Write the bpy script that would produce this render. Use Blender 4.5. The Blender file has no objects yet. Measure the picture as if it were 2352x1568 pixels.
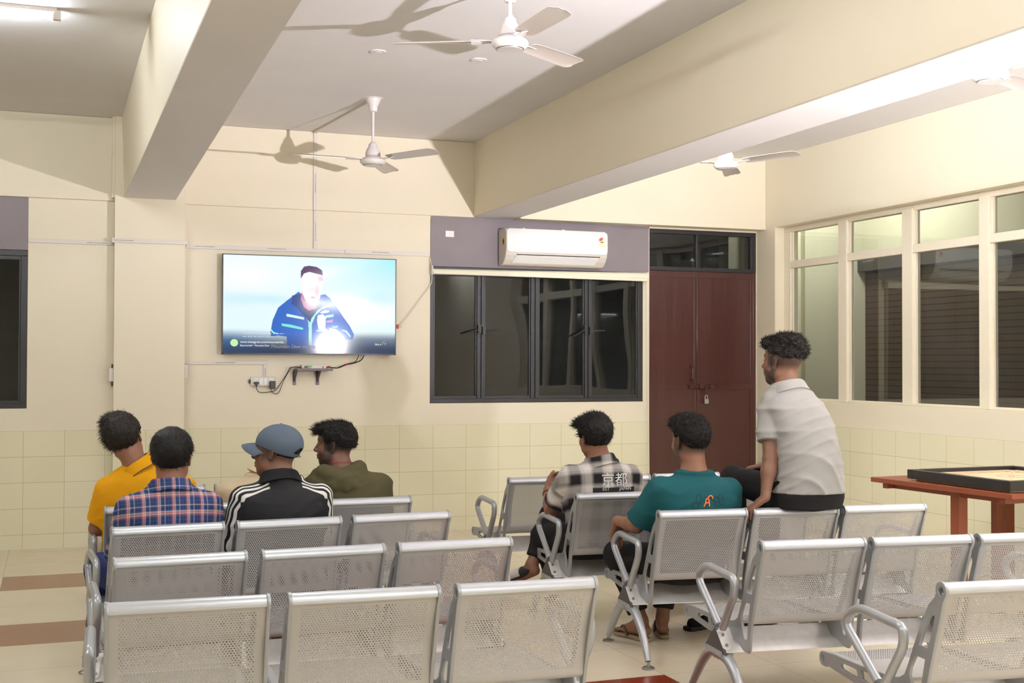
import bpy, math, random
import numpy as np
from mathutils import Vector, Matrix
from mathutils.bvhtree import BVHTree
PI = math.pi
scn = bpy.context.scene
COL = scn.collection

# ------------------------------------------------------------------ camera, world, key light, exposure
cam_d = bpy.data.cameras.new('camera')
cam_d.sensor_width = 36.0
cam_d.lens = 2845.07 / 2352 * 36.0
cam = bpy.data.objects.new('camera', cam_d); COL.objects.link(cam)
YAW, PITCH, ROLL = 0.3556, 0.0176, 0.0029
_F = Vector((math.sin(YAW) * math.cos(PITCH), math.cos(YAW) * math.cos(PITCH), math.sin(PITCH)))
_R = Vector((math.cos(YAW), -math.sin(YAW), 0)); _U = _R.cross(_F)
_R2 = _R * math.cos(ROLL) + _U * math.sin(ROLL); _U2 = -_R * math.sin(ROLL) + _U * math.cos(ROLL)
cam.matrix_world = Matrix(((_R2.x, _U2.x, -_F.x, 0), (_R2.y, _U2.y, -_F.y, 0), (_R2.z, _U2.z, -_F.z, 1.4462), (0, 0, 0, 1)))
cam_d.clip_start = 0.05
scn.camera = cam

scn.view_settings.view_transform = 'Standard'
scn.view_settings.look = 'None'
scn.view_settings.exposure = -0.03
scn.view_settings.gamma = 1.0
scn.view_settings.use_curve_mapping = False

world = bpy.data.worlds.new('night'); scn.world = world; world.use_nodes = True
world.node_tree.nodes['Background'].inputs[0].default_value = (0.01, 0.012, 0.018, 1)
world.node_tree.nodes['Background'].inputs[1].default_value = 0.5

def spot(name, loc, target, power, color, size, blend, radius):
    l = bpy.data.lights.new(name, 'SPOT'); l.energy = power; l.color = color
    l.spot_size = math.radians(size); l.spot_blend = blend; l.shadow_soft_size = radius
    o = bpy.data.objects.new(name, l); COL.objects.link(o); o.location = loc
    o.rotation_euler = (Vector(target) - Vector(loc)).to_track_quat('-Z', 'Y').to_euler()
    return o
# the photographer's strobe, standing in the right bay and tipped up towards the far wall
spot('strobe', (4.1, 1.2, 1.7), (3.3, 10.3, 7.1), 2700, (0.98, 0.94, 1.0), 80, 1.0, 0.035)
TUBE_POWER = dict(left=200, left_near=400, mid=250, right=170, right_near=480, beam_l=120, beam_r=290)
TUBE_COL = (0.90, 0.955, 1.0)

# ------------------------------------------------------------------ materials
def newmat(name):
    m = bpy.data.materials.new(name); m.use_nodes = True
    return m, m.node_tree.nodes, m.node_tree.links, m.node_tree.nodes['Principled BSDF']
def srgb(r, g, b):
    f = lambda c: (c / 255 / 12.92) if c / 255 <= 0.04045 else ((c / 255 + 0.055) / 1.055) ** 2.4
    return (f(r), f(g), f(b), 1.0)
def simple(name, c, rough=0.5, metal=0.0, spec=0.5, noise=0.0, nscale=8.0, bump=0.0, bscale=60.0, coat=0.0, emit=None, estr=1.0):
    m, N, L, B = newmat(name)
    B.inputs['Base Color'].default_value = c
    B.inputs['Roughness'].default_value = rough
    B.inputs['Metallic'].default_value = metal
    B.inputs['Specular IOR Level'].default_value = spec
    if coat: B.inputs['Coat Weight'].default_value = coat; B.inputs['Coat Roughness'].default_value = 0.08
    if noise:
        tc = N.new('ShaderNodeTexCoord'); n = N.new('ShaderNodeTexNoise'); n.inputs['Scale'].default_value = nscale; n.inputs['Detail'].default_value = 5
        L.new(tc.outputs['Object'], n.inputs['Vector'])
        mx = N.new('ShaderNodeMix'); mx.data_type = 'RGBA'
        mx.inputs[6].default_value = tuple(v * (1 - noise) for v in c[:3]) + (1,)
        mx.inputs[7].default_value = tuple(min(1, v * (1 + noise * 0.6)) for v in c[:3]) + (1,)
        L.new(n.outputs['Fac'], mx.inputs[0]); L.new(mx.outputs[2], B.inputs['Base Color'])
    if bump:
        tc = N.new('ShaderNodeTexCoord'); n = N.new('ShaderNodeTexNoise'); n.inputs['Scale'].default_value = bscale; n.inputs['Detail'].default_value = 3
        L.new(tc.outputs['Object'], n.inputs['Vector'])
        b = N.new('ShaderNodeBump'); b.inputs['Strength'].default_value = bump; b.inputs['Distance'].default_value = 0.01
        L.new(n.outputs['Fac'], b.inputs['Height']); L.new(b.outputs['Normal'], B.inputs['Normal'])
    if emit:
        B.inputs['Emission Color'].default_value = emit; B.inputs['Emission Strength'].default_value = estr
    return m
def mth(N, L, op, a, b=None, c=None, clamp=False):
    n = N.new('ShaderNodeMath'); n.operation = op; n.use_clamp = clamp
    for i, v in enumerate((a, b, c)):
        if v is None: continue
        if isinstance(v, (int, float)): n.inputs[i].default_value = v
        else: L.new(v, n.inputs[i])
    return n.outputs[0]
def mixc(N, L, fac, a, b):
    n = N.new('ShaderNodeMix'); n.data_type = 'RGBA'
    for i, v in ((0, fac), (6, a), (7, b)):
        if isinstance(v, (int, float)): n.inputs[i].default_value = v
        elif isinstance(v, tuple): n.inputs[i].default_value = v
        else: L.new(v, n.inputs[i])
    return n.outputs[2]

CREAM = srgb(239, 229, 206)
M = {}
def wall_material(name, tiles=None, axis='x'):
    """cream emulsion; below tile height pale yellow glazed tiles 30 x 20 cm with thin joints"""
    m, N, L, B = newmat(name)
    tc = N.new('ShaderNodeTexCoord'); sp = N.new('ShaderNodeSeparateXYZ'); L.new(tc.outputs['Object'], sp.inputs[0])
    n = N.new('ShaderNodeTexNoise'); n.inputs['Scale'].default_value = 1.6; n.inputs['Detail'].default_value = 6; L.new(tc.outputs['Object'], n.inputs['Vector'])
    col = mixc(N, L, n.outputs['Fac'], tuple(v * 0.95 for v in CREAM[:3]) + (1,), CREAM)
    B.inputs['Roughness'].default_value = 0.55
    bump_h = None
    nb = N.new('ShaderNodeTexNoise'); nb.inputs['Scale'].default_value = 9; nb.inputs['Detail'].default_value = 6; L.new(tc.outputs['Object'], nb.inputs['Vector'])
    if tiles is not None:
        top, u0 = tiles
        u = sp.outputs[0] if axis == 'x' else sp.outputs[1]
        z = sp.outputs[2]
        fu = mth(N, L, 'FRACT', mth(N, L, 'DIVIDE', mth(N, L, 'SUBTRACT', u, u0), 0.3))
        fz = mth(N, L, 'FRACT', mth(N, L, 'DIVIDE', mth(N, L, 'SUBTRACT', mth(N, L, 'ADD', z, 2.0), top), 0.2))
        du = mth(N, L, 'MULTIPLY', mth(N, L, 'SUBTRACT', 0.5, mth(N, L, 'ABSOLUTE', mth(N, L, 'SUBTRACT', fu, 0.5))), 0.3)
        dz = mth(N, L, 'MULTIPLY', mth(N, L, 'SUBTRACT', 0.5, mth(N, L, 'ABSOLUTE', mth(N, L, 'SUBTRACT', fz, 0.5))), 0.2)
        d = mth(N, L, 'MINIMUM', du, dz)
        joint = mth(N, L, 'LESS_THAN', d, 0.0016)
        # each tile slightly different
        cu = mth(N, L, 'FLOOR', mth(N, L, 'DIVIDE', mth(N, L, 'SUBTRACT', u, u0), 0.3))
        cz = mth(N, L, 'FLOOR', mth(N, L, 'DIVIDE', mth(N, L, 'SUBTRACT', mth(N, L, 'ADD', z, 2.0), top), 0.2))
        cv = N.new('ShaderNodeCombineXYZ'); L.new(cu, cv.inputs[0]); L.new(cz, cv.inputs[1])
        wn = N.new('ShaderNodeTexWhiteNoise'); L.new(cv.outputs[0], wn.inputs['Vector'])
        n2 = N.new('ShaderNodeTexNoise'); n2.inputs['Scale'].default_value = 5; L.new(tc.outputs['Object'], n2.inputs['Vector'])
        tcol = mixc(N, L, mth(N, L, 'ADD', mth(N, L, 'MULTIPLY', wn.outputs['Value'], 0.5), mth(N, L, 'MULTIPLY', n2.outputs['Fac'], 0.5)), srgb(230, 223, 190), srgb(238, 232, 204))
        tcol = mixc(N, L, joint, tcol, srgb(196, 182, 142))
        mask = mth(N, L, 'LESS_THAN', z, top)
        col = mixc(N, L, mask, col, tcol)
        rg = mth(N, L, 'ADD', mth(N, L, 'MULTIPLY', mask, -0.38), 0.55)
        L.new(rg, B.inputs['Roughness'])
    L.new(col, B.inputs['Base Color'])
    b = N.new('ShaderNodeBump'); b.inputs['Strength'].default_value = 0.12; b.inputs['Distance'].default_value = 0.02
    L.new(nb.outputs['Fac'], b.inputs['Height']); L.new(b.outputs['Normal'], B.inputs['Normal'])
    return m
TILE_TOP = 0.9115
M['wall_x'] = wall_material('wall_back_paint_and_tiles', (TILE_TOP, 1.2984), 'x')
M['wall_y'] = wall_material('wall_side_paint_and_tiles', (TILE_TOP, 8.5198), 'y')
M['paint'] = wall_material('cream_paint')
M['ceil'] = simple('ceiling_paint', srgb(229, 226, 228), 0.8, noise=0.05, nscale=2.5, bump=0.15, bscale=7)
M['floor'] = None
def floor_material():
    m, N, L, B = newmat('floor_tiles')
    tc = N.new('ShaderNodeTexCoord'); sp = N.new('ShaderNodeSeparateXYZ'); L.new(tc.outputs['Object'], sp.inputs[0])
    x, y = sp.outputs[0], sp.outputs[1]
    qx = mth(N, L, 'DIVIDE', mth(N, L, 'ADD', x, 0.295 + 12 * 0.596), 0.596)
    qy = mth(N, L, 'DIVIDE', mth(N, L, 'SUBTRACT', y, 5.18 - 30 * 0.5485), 0.5485)
    fx, fy = mth(N, L, 'FRACT', qx), mth(N, L, 'FRACT', qy)
    dx = mth(N, L, 'MULTIPLY', mth(N, L, 'SUBTRACT', 0.5, mth(N, L, 'ABSOLUTE', mth(N, L, 'SUBTRACT', fx, 0.5))), 0.596)
    dy = mth(N, L, 'MULTIPLY', mth(N, L, 'SUBTRACT', 0.5, mth(N, L, 'ABSOLUTE', mth(N, L, 'SUBTRACT', fy, 0.5))), 0.5485)
    joint = mth(N, L, 'LESS_THAN', mth(N, L, 'MINIMUM', dx, dy), 0.0015)
    iy = mth(N, L, 'FLOOR', qy)
    # a brown band every third tile row, between x -0.3 and 2.68; row index 29 is 4.63..5.18
    band = mth(N, L, 'MULTIPLY', mth(N, L, 'COMPARE', mth(N, L, 'MODULO', iy, 3.0), 0.0, 0.3), mth(N, L, 'MULTIPLY', mth(N, L, 'GREATER_THAN', y, 6.5), mth(N, L, 'LESS_THAN', y, 9.5)))
    inx = mth(N, L, 'MULTIPLY', mth(N, L, 'GREATER_THAN', x, -0.295), mth(N, L, 'LESS_THAN', x, 2.684))
    band = mth(N, L, 'MULTIPLY', band, inx)
    inlay = mth(N, L, 'MULTIPLY', inx, mth(N, L, 'COMPARE', y, 4.63, 0.55))
    n = N.new('ShaderNodeTexNoise'); n.inputs['Scale'].default_value = 3.5; n.inputs['Detail'].default_value = 6; L.new(tc.outputs['Object'], n.inputs['Vector'])
    base = mixc(N, L, n.outputs['Fac'], srgb(220, 204, 176), srgb(234, 222, 198))
    base = mixc(N, L, band, base, srgb(146, 86, 62))
    base = mixc(N, L, inlay, base, srgb(136, 56, 36))
    base = mixc(N, L, mth(N, L, 'MULTIPLY', joint, 0.55), base, srgb(120, 96, 70))
    L.new(base, B.inputs['Base Color'])
    n2 = N.new('ShaderNodeTexNoise'); n2.inputs['Scale'].default_value = 1.3; n2.inputs['Detail'].default_value = 5; L.new(tc.outputs['Object'], n2.inputs['Vector'])
    L.new(mth(N, L, 'ADD', mth(N, L, 'MULTIPLY', n2.outputs['Fac'], 0.14), 0.10), B.inputs['Roughness'])
    return m
M['floor'] = floor_material()

def perforated():
    m, N, L, B = newmat('perforated_silver_sheet')
    uv = N.new('ShaderNodeUVMap'); uv.uv_map = 'holes'
    sp = N.new('ShaderNodeSeparateXYZ'); L.new(uv.outputs[0], sp.inputs[0])
    p = 0.0096; q = p * math.sqrt(3)
    def cell(ou, ov):
        a = mth(N, L, 'MULTIPLY', mth(N, L, 'SUBTRACT', mth(N, L, 'FRACT', mth(N, L, 'ADD', mth(N, L, 'DIVIDE', sp.outputs[0], p), ou)), 0.5), p)
        b = mth(N, L, 'MULTIPLY', mth(N, L, 'SUBTRACT', mth(N, L, 'FRACT', mth(N, L, 'ADD', mth(N, L, 'DIVIDE', sp.outputs[1], q), ov)), 0.5), q)
        return mth(N, L, 'SQRT', mth(N, L, 'ADD', mth(N, L, 'MULTIPLY', a, a), mth(N, L, 'MULTIPLY', b, b)))
    d = mth(N, L, 'MINIMUM', cell(0, 0), cell(0.5, 0.5))
    hole = mth(N, L, 'LESS_THAN', d, 0.0024)
    # holes stop short of the sheet's edges: third coordinate is 1 inside the perforated field
    at = N.new('ShaderNodeUVMap'); at.uv_map = 'field'
    s2 = N.new('ShaderNodeSeparateXYZ'); L.new(at.outputs[0], s2.inputs[0])
    inside = mth(N, L, 'MULTIPLY', mth(N, L, 'LESS_THAN', mth(N, L, 'ABSOLUTE', s2.outputs[0]), 1.0), mth(N, L, 'LESS_THAN', mth(N, L, 'ABSOLUTE', s2.outputs[1]), 1.0))
    hole = mth(N, L, 'MULTIPLY', hole, inside)
    L.new(mth(N, L, 'SUBTRACT', 1.0, hole), B.inputs['Alpha'])
    B.inputs['Base Color'].default_value = srgb(184, 182, 180)
    B.inputs['Metallic'].default_value = 0.35; B.inputs['Roughness'].default_value = 0.45
    return m
M['perf'] = perforated()
M['silver'] = simple('silver_powder_coat', srgb(176, 178, 181), 0.33, 0.45, noise=0.05, nscale=20)
M['frame_metal'] = simple('grey_cast_metal', srgb(164, 166, 168), 0.36, 0.45, noise=0.06, nscale=20)
M['rail'] = simple('brushed_silver_rail', srgb(200, 202, 206), 0.34, 0.5, noise=0.04, nscale=12)
M['beam_galv'] = simple('mottled_galvanised_steel', srgb(232, 228, 224), 0.35, 0.25, noise=0.16, nscale=28)
M['cap'] = simple('dark_grey_plastic', srgb(74, 70, 70), 0.5)
M['rubber'] = simple('black_rubber', srgb(30, 29, 28), 0.6)
M['bolt'] = simple('bolt_steel', srgb(170, 168, 165), 0.3, 0.9)
M['black_frame'] = simple('black_window_paint', srgb(44, 43, 46), 0.4, noise=0.25, nscale=30, bump=0.2, bscale=60)
M['cream_frame'] = simple('cream_frame_paint', srgb(236, 226, 205), 0.4, noise=0.05, nscale=20)
M['grey_panel'] = simple('grey_painted_board', srgb(142, 132, 138), 0.55, noise=0.16, nscale=3)
M['maroon'] = simple('maroon_gloss_paint', srgb(78, 45, 42), 0.2, noise=0.08, nscale=4, bump=0.8, bscale=1.0)
for n_ in [n for n in M['maroon'].node_tree.nodes if n.type == 'TEX_NOISE' and abs(n.inputs['Scale'].default_value - 1.0) < 1e-4]:
    mp = M['maroon'].node_tree.nodes.new('ShaderNodeMapping'); mp.inputs['Scale'].default_value = (7, 7, 0.7)
    M['maroon'].node_tree.links.new(n_.inputs['Vector'].links[0].from_socket, mp.inputs['Vector']); M['maroon'].node_tree.links.new(mp.outputs[0], n_.inputs['Vector'])
M['white_gloss'] = simple('white_gloss_plastic', srgb(240, 240, 240), 0.22)
M['white_plastic'] = simple('white_plastic', srgb(226, 218, 210), 0.45)
M['black_plastic'] = simple('black_plastic', srgb(22, 22, 24), 0.35)
M['black_gap'] = simple('dark_slot', srgb(12, 12, 12), 0.8)
M['fan_white'] = simple('fan_enamel', srgb(224, 217, 216), 0.3)
M['fan_blade'] = simple('fan_blade_metal', srgb(206, 196, 190), 0.35, 0.1)
M['blind'] = simple('blind_fabric', srgb(240, 236, 214), 0.6)
M['cord'] = simple('white_cord', srgb(222, 214, 200), 0.6)
M['cable'] = simple('black_cable', srgb(34, 30, 32), 0.5)
M['red'] = simple('red_plastic', srgb(196, 40, 44), 0.5)
M['print'] = simple('grey_print', srgb(120, 118, 120), 0.6)
M['wood_red'] = simple('red_brown_wood', srgb(134, 68, 44), 0.4, noise=0.14, nscale=6)
M['board_black'] = simple('black_lacquer', srgb(40, 36, 36), 0.35)
M['board_ply'] = simple('pale_plywood', srgb(232, 206, 166), 0.35, noise=0.04, nscale=10)
M['board_line'] = simple('board_lines', srgb(176, 122, 92), 0.5)
M['shelf'] = simple('scuffed_purple_grey_steel', srgb(112, 98, 108), 0.45, 0.3, noise=0.5, nscale=60)
M['green_led'] = simple('green_display', srgb(20, 30, 10), 0.4, emit=srgb(90, 230, 30), estr=0.7)
M['yellow_sticker'] = simple('yellow_sticker', srgb(226, 214, 80), 0.5)
M['cream_sticker'] = simple('pale_yellow_sticker', srgb(240, 236, 190), 0.5)
M['red_sticker'] = simple('red_sticker', srgb(222, 90, 84), 0.5)
M['dark_sticker'] = simple('dark_sticker', srgb(60, 66, 60), 0.5)
M['steel'] = simple('padlock_steel', srgb(190, 190, 180), 0.25, 0.9)
M['tube_glow'] = simple('lit_tube', (1, 1, 1, 1), 0.4, emit=(TUBE_COL[0], TUBE_COL[1], TUBE_COL[2], 1), estr=30)

def glass(name, tint, trans, dust, rough=0.015, wavy=0.0, wscale=2.0, ior=1.5, gain=1.8):
    """window pane: clear tinted glass with a film of dust, seen against the night"""
    m, N, L, B = newmat(name)
    N.remove(B); out = N['Material Output']
    tr = N.new('ShaderNodeBsdfTransparent'); tr.inputs[0].default_value = (trans, trans, trans * 0.97, 1)
    gl = N.new('ShaderNodeBsdfGlossy'); gl.inputs['Roughness'].default_value = rough; gl.inputs[0].default_value = tint
    fr = N.new('ShaderNodeFresnel'); fr.inputs[0].default_value = ior
    df = N.new('ShaderNodeBsdfDiffuse'); df.inputs[0].default_value = srgb(150, 156, 160)
    mx = N.new('ShaderNodeMixShader'); m2 = N.new('ShaderNodeMixShader')
    tc = N.new('ShaderNodeTexCoord')
    n = N.new('ShaderNodeTexNoise'); n.inputs['Scale'].default_value = 1.7; n.inputs['Detail'].default_value = 8; n.inputs['Roughness'].default_value = 0.65
    L.new(tc.outputs['Object'], n.inputs['Vector'])
    cr = N.new('ShaderNodeMapRange'); cr.inputs[1].default_value = 0.4; cr.inputs[2].default_value = 0.75; cr.inputs[3].default_value = dust * 0.15; cr.inputs[4].default_value = dust
    L.new(n.outputs['Fac'], cr.inputs[0])
    if wavy:
        w = N.new('ShaderNodeTexNoise'); w.inputs['Scale'].default_value = wscale; w.inputs['Detail'].default_value = 0
        L.new(tc.outputs['Object'], w.inputs['Vector'])
        b = N.new('ShaderNodeBump'); b.inputs['Strength'].default_value = 1.0; b.inputs['Distance'].default_value = wavy
        L.new(w.outputs['Fac'], b.inputs['Height']); L.new(b.outputs['Normal'], gl.inputs['Normal'])
    geo = N.new('ShaderNodeNewGeometry')
    L.new(mth(N, L, 'MULTIPLY', mth(N, L, 'SUBTRACT', 1.0, geo.outputs['Backfacing']), mth(N, L, 'MULTIPLY', fr.outputs[0], gain, clamp=True)), mx.inputs[0]); L.new(tr.outputs[0], mx.inputs[1]); L.new(gl.outputs[0], mx.inputs[2])
    L.new(cr.outputs[0], m2.inputs[0]); L.new(mx.outputs[0], m2.inputs[1]); L.new(df.outputs[0], m2.inputs[2])
    L.new(m2.outputs[0], out.inputs[0])
    return m
M['glass_back'] = glass('dark_window_glass', (0.95, 0.97, 1, 1), 0.5, 0.035, wavy=0.006, wscale=1.6, gain=1.15)
M['glass_right'] = glass('side_window_glass', (0.93, 0.97, 0.92, 1), 0.9, 0.05)

# ------------------------------------------------------------------ mesh helpers
class MB:
    def __init__(s): s.v = []; s.f = []; s.uv = None
    def add(s, vs, fs):
        o = len(s.v); s.v += [tuple(v) for v in vs]; s.f += [tuple(i + o for i in f) for f in fs]; return s
    def box(s, x0, y0, z0, x1, y1, z1, mat=None):
        vs = [(x0, y0, z0), (x1, y0, z0), (x1, y1, z0), (x0, y1, z0), (x0, y0, z1), (x1, y0, z1), (x1, y1, z1), (x0, y1, z1)]
        if mat is not None: vs = [tuple(mat @ Vector(v)) for v in vs]
        return s.add(vs, [(0, 3, 2, 1), (4, 5, 6, 7), (0, 1, 5, 4), (1, 2, 6, 5), (2, 3, 7, 6), (3, 0, 4, 7)])
    def hexa(s, b, t):
        return s.add(list(b) + list(t), [(0, 3, 2, 1), (4, 5, 6, 7), (0, 1, 5, 4), (1, 2, 6, 5), (2, 3, 7, 6), (3, 0, 4, 7)])
    def prism(s, pts, fn, a, b):
        """convex outline pts (u,v), fn(u,v,w) -> xyz, between w=a and w=b"""
        n = len(pts); vs = [fn(u, v, a) for u, v in pts] + [fn(u, v, b) for u, v in pts]
        fs = [tuple(range(n))[::-1], tuple(range(n, 2 * n))] + [(i, (i + 1) % n, n + (i + 1) % n, n + i) for i in range(n)]
        return s.add(vs, fs)
    def lathe(s, prof, c=(0, 0, 0), n=32, mat=None):
        k = len(prof); vs = []
        for r, z in prof:
            for i in range(n):
                a = 2 * PI * i / n; v = Vector((c[0] + r * math.cos(a), c[1] + r * math.sin(a), c[2] + z))
                vs.append(tuple(mat @ v) if mat is not None else tuple(v))
        fs = [(j * n + i, j * n + (i + 1) % n, (j + 1) * n + (i + 1) % n, (j + 1) * n + i) for j in range(k - 1) for i in range(n)]
        fs.append(tuple(range(n))[::-1]); fs.append(tuple(range((k - 1) * n, k * n)))
        return s.add(vs, fs)
    def tube(s, path, r, n=12, closed=False, squash=None):
        P = [Vector(p) for p in path]; k = len(P)
        rr = r if isinstance(r, (list, tuple)) else [r] * k
        vs = []; prev = None
        for i in range(k):
            if closed: t = P[(i + 1) % k] - P[i - 1]
            else: t = P[min(i + 1, k - 1)] - P[max(i - 1, 0)]
            t.normalize()
            if prev is None:
                ref = Vector((0, 0, 1)) if abs(t.z) < 0.9 else Vector((1, 0, 0))
                u = t.cross(ref).normalized()
            else:
                u = (prev - t * prev.dot(t)).normalized()
            prev = u; w = t.cross(u)
            for j in range(n):
                a = 2 * PI * j / n
                vs.append(tuple(P[i] + u * (math.cos(a) * rr[i]) + w * (math.sin(a) * rr[i])))
        m = k if closed else k - 1
        fs = [(i * n + j, i * n + (j + 1) % n, ((i + 1) % k) * n + (j + 1) % n, ((i + 1) % k) * n + j) for i in range(m) for j in range(n)]
        if not closed: fs += [tuple(range(n))[::-1], tuple(range((k - 1) * n, k * n))]
        return s.add(vs, fs)
    def build(s, name, mat, parent=None, smooth=False, bevel=0.0, loc=None):
        me = bpy.data.meshes.new(name); me.from_pydata(s.v, [], s.f); me.update()
        import bmesh
        bm = bmesh.new(); bm.from_mesh(me); bmesh.ops.recalc_face_normals(bm, faces=bm.faces); bm.to_mesh(me); bm.free()
        if mat is not None: me.materials.append(mat)
        if smooth: 
            me.polygons.foreach_set('use_smooth', [True] * len(me.polygons)); me.set_sharp_from_angle(angle=math.radians(40))
        o = bpy.data.objects.new(name, me); COL.objects.link(o)
        if parent is not None: o.parent = parent
        if loc is not None: o.location = loc
        if bevel:
            b = o.modifiers.new('bevel', 'BEVEL'); b.width = bevel; b.segments = 2; b.limit_method = 'ANGLE'
        return o
def smooth_path(pts, n=6):
    P = [Vector(p) for p in pts]; out = []
    for i in range(len(P) - 1):
        p0, p1, p2, p3 = P[max(i - 1, 0)], P[i], P[i + 1], P[min(i + 2, len(P) - 1)]
        for k in range(n):
            t = k / n
            out.append(0.5 * ((2 * p1) + (p2 - p0) * t + (2 * p0 - 5 * p1 + 4 * p2 - p3) * t * t + (3 * p1 - p0 - 3 * p2 + p3) * t ** 3))
    out.append(P[-1]); return out
def round_path(pts, rad, n=6):
    """polyline with circular-ish corners"""
    P = [Vector(p) for p in pts]; out = [P[0]]
    for i in range(1, len(P) - 1):
        a = (P[i - 1] - P[i]); b = (P[i + 1] - P[i]); r = rad[i - 1] if isinstance(rad, (list, tuple)) else rad
        ra = min(r, a.length * 0.49, b.length * 0.49); s0 = P[i] + a.normalized() * ra; s1 = P[i] + b.normalized() * ra
        for k in range(n + 1):
            t = k / n; out.append(s0 * (1 - t) ** 2 + P[i] * 2 * t * (1 - t) + s1 * t * t)
    out.append(P[-1]); return out
def shape2d(name, loops, fn, depth, mat, parent=None, bevel=0.0015):
    """flat plate with holes: loops of (u,v); built as a filled curve, mapped by fn(u,v,w)"""
    cu = bpy.data.curves.new(name, 'CURVE'); cu.dimensions = '2D'; cu.fill_mode = 'BOTH'; cu.extrude = depth / 2 - bevel; cu.bevel_depth = bevel; cu.bevel_resolution = 1
    for lp in loops:
        sp = cu.splines.new('POLY'); sp.points.add(len(lp) - 1)
        for p, (u, v) in zip(sp.points, lp): p.co = (u, v, 0, 1)
        sp.use_cyclic_u = True
    o = bpy.data.objects.new(name, cu); COL.objects.link(o)
    dg = bpy.context.evaluated_depsgraph_get()
    me = bpy.data.meshes.new_from_object(o.evaluated_get(dg)); bpy.data.objects.remove(o); bpy.data.curves.remove(cu)
    me.name = name
    for v in me.vertices: v.co = fn(*v.co)
    me.materials.clear(); me.materials.append(mat); me.update()
    o = bpy.data.objects.new(name, me); COL.objects.link(o)
    if parent is not None: o.parent = parent
    return o
def text_mesh(name, body, size, mat, parent=None, extrude=0.0004, align='LEFT'):
    cu = bpy.data.curves.new(name, 'FONT'); cu.body = body; cu.size = size; cu.extrude = extrude; cu.align_x = align
    o = bpy.data.objects.new(name, cu); COL.objects.link(o)
    dg = bpy.context.evaluated_depsgraph_get()
    me = bpy.data.meshes.new_from_object(o.evaluated_get(dg)); bpy.data.objects.remove(o)
    me.materials.clear(); me.materials.append(mat)
    o = bpy.data.objects.new(name, me); COL.objects.link(o)
    if parent is not None: o.parent = parent
    return o
def empty(name, loc=(0, 0, 0), rz=0.0):
    o = bpy.data.objects.new(name, None); COL.objects.link(o); o.location = loc; o.rotation_euler = (0, 0, rz); o.empty_display_size = 0.1
    return o
def tag(o, label, cat, group=None, kind=None):
    o['label'] = label; o['category'] = cat
    if group: o['group'] = group
    if kind: o['kind'] = kind
    return o
def struct(o, label=None):
    o['kind'] = 'structure'
    if label: o['label'] = label
    return o
def copy_tree(o, parent=None):
    c = o.copy(); COL.objects.link(c)
    if parent is not None: c.parent = parent
    for ch in list(o.children): copy_tree(ch, c)
    return c

# ------------------------------------------------------------------ the room
YB, XR, ZC, XL, YF = 10.296, 6.3225, 3.38, -4.5, -3.5
ZB = 2.728
o = MB().box(XL - 0.2, YF - 0.2, -0.15, XR + 0.25, YB + 0.25, 0).build('floor', M['floor']); struct(o, 'glossy cream floor tiles with brown bands')
o = MB().box(XL - 0.2, YF - 0.2, ZC, XR + 0.25, YB + 0.25, ZC + 0.15).build('ceiling', M['ceil']); struct(o)
# back wall with its openings: left window, window, door
b = MB()
WT = YB + 0.22
def wb(x0, x1, z0, z1): b.box(x0, YB, z0, x1, WT, z1)
wb(XL, -1.75, 0, ZC); wb(-1.75, -0.180, 0, 1.086); wb(-0.180, 3.066, 0, ZC); wb(3.066, 5.112, 0, 1.098); wb(5.112, 5.178, 0, ZB)
wb(-1.75, -0.180, 2.735, ZC); wb(3.066, 6.318, ZB, ZC); wb(6.318, XR + 0.25, 0, ZC); wb(3.066, 6.318, 2.70, ZB)
o = b.build('wall_back', M['wall_x']); struct(o)
# right wall: long window opening y 3.85..9.976, z 1.12..2.722
b = MB()
b.box(XR, YF, 0, XR + 0.25, YB, 1.118); b.box(XR, YF, 2.722, XR + 0.25, YB, ZC)
b.box(XR, YF, 1.118, XR + 0.25, 3.85, 2.722); b.box(XR, 9.976, 1.118, XR + 0.25, YB, 2.722)
o = b.build('wall_right', M['wall_y']); struct(o)
o = MB().box(XL - 0.2, YF, 0, XL, YB, ZC).build('wall_left', M['wall_y']); struct(o)
o = MB().box(XL, YF - 0.2, 0, XR, YF, ZC).build('wall_front', M['wall_x']); struct(o)
# lintel bands that stand proud of the back wall
o = MB().box(XL, YB - 0.028, 2.722, 0.45, YB + 0.01, ZC - 0.001).build('trim_1', M['paint'], bevel=0.004); struct(o, 'shallow lintel band above the left window')
o = MB().box(0.99, YB - 0.028, 2.722, 3.46, YB + 0.01, ZC - 0.001).build('trim_2', M['paint'], bevel=0.004); struct(o, 'shallow lintel band above the television')
o = MB().box(3.84, YB - 0.16, 2.714, XR, YB + 0.01, ZC - 0.001).build('trim_3', M['paint'], bevel=0.004); struct(o, 'deep lintel beam above the maroon door')
# column and beams
o = MB().box(0.452, 10.165, 0, 0.992, YB + 0.01, ZC - 0.001).build('trim_4', M['wall_x'], bevel=0.004); struct(o, 'flat cream column behind the left chairs')
b = MB(); 
b.hexa([(0.523, YF, 2.74), (0.70, YF, 2.74), (0.915, 10.17, 2.74), (0.523, 10.17, 2.74)], [(0.50, YF, ZC), (0.70, YF, ZC), (0.93, 10.17, ZC), (0.50, 10.17, ZC)])
o = b.build('trim_5', M['paint'], bevel=0.008); struct(o, 'ceiling beam above the left group of chairs')
o = MB().box(3.452, YF, 2.727, 3.848, YB, ZC + 0.01).build('trim_6', M['paint'], bevel=0.008); struct(o, 'wide ceiling beam between the two bays')
o = MB().box(0.430, 10.20, 2.74, 0.470, YB, ZC).build('trim_7', M['paint'], bevel=0.004); struct(o)
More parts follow.
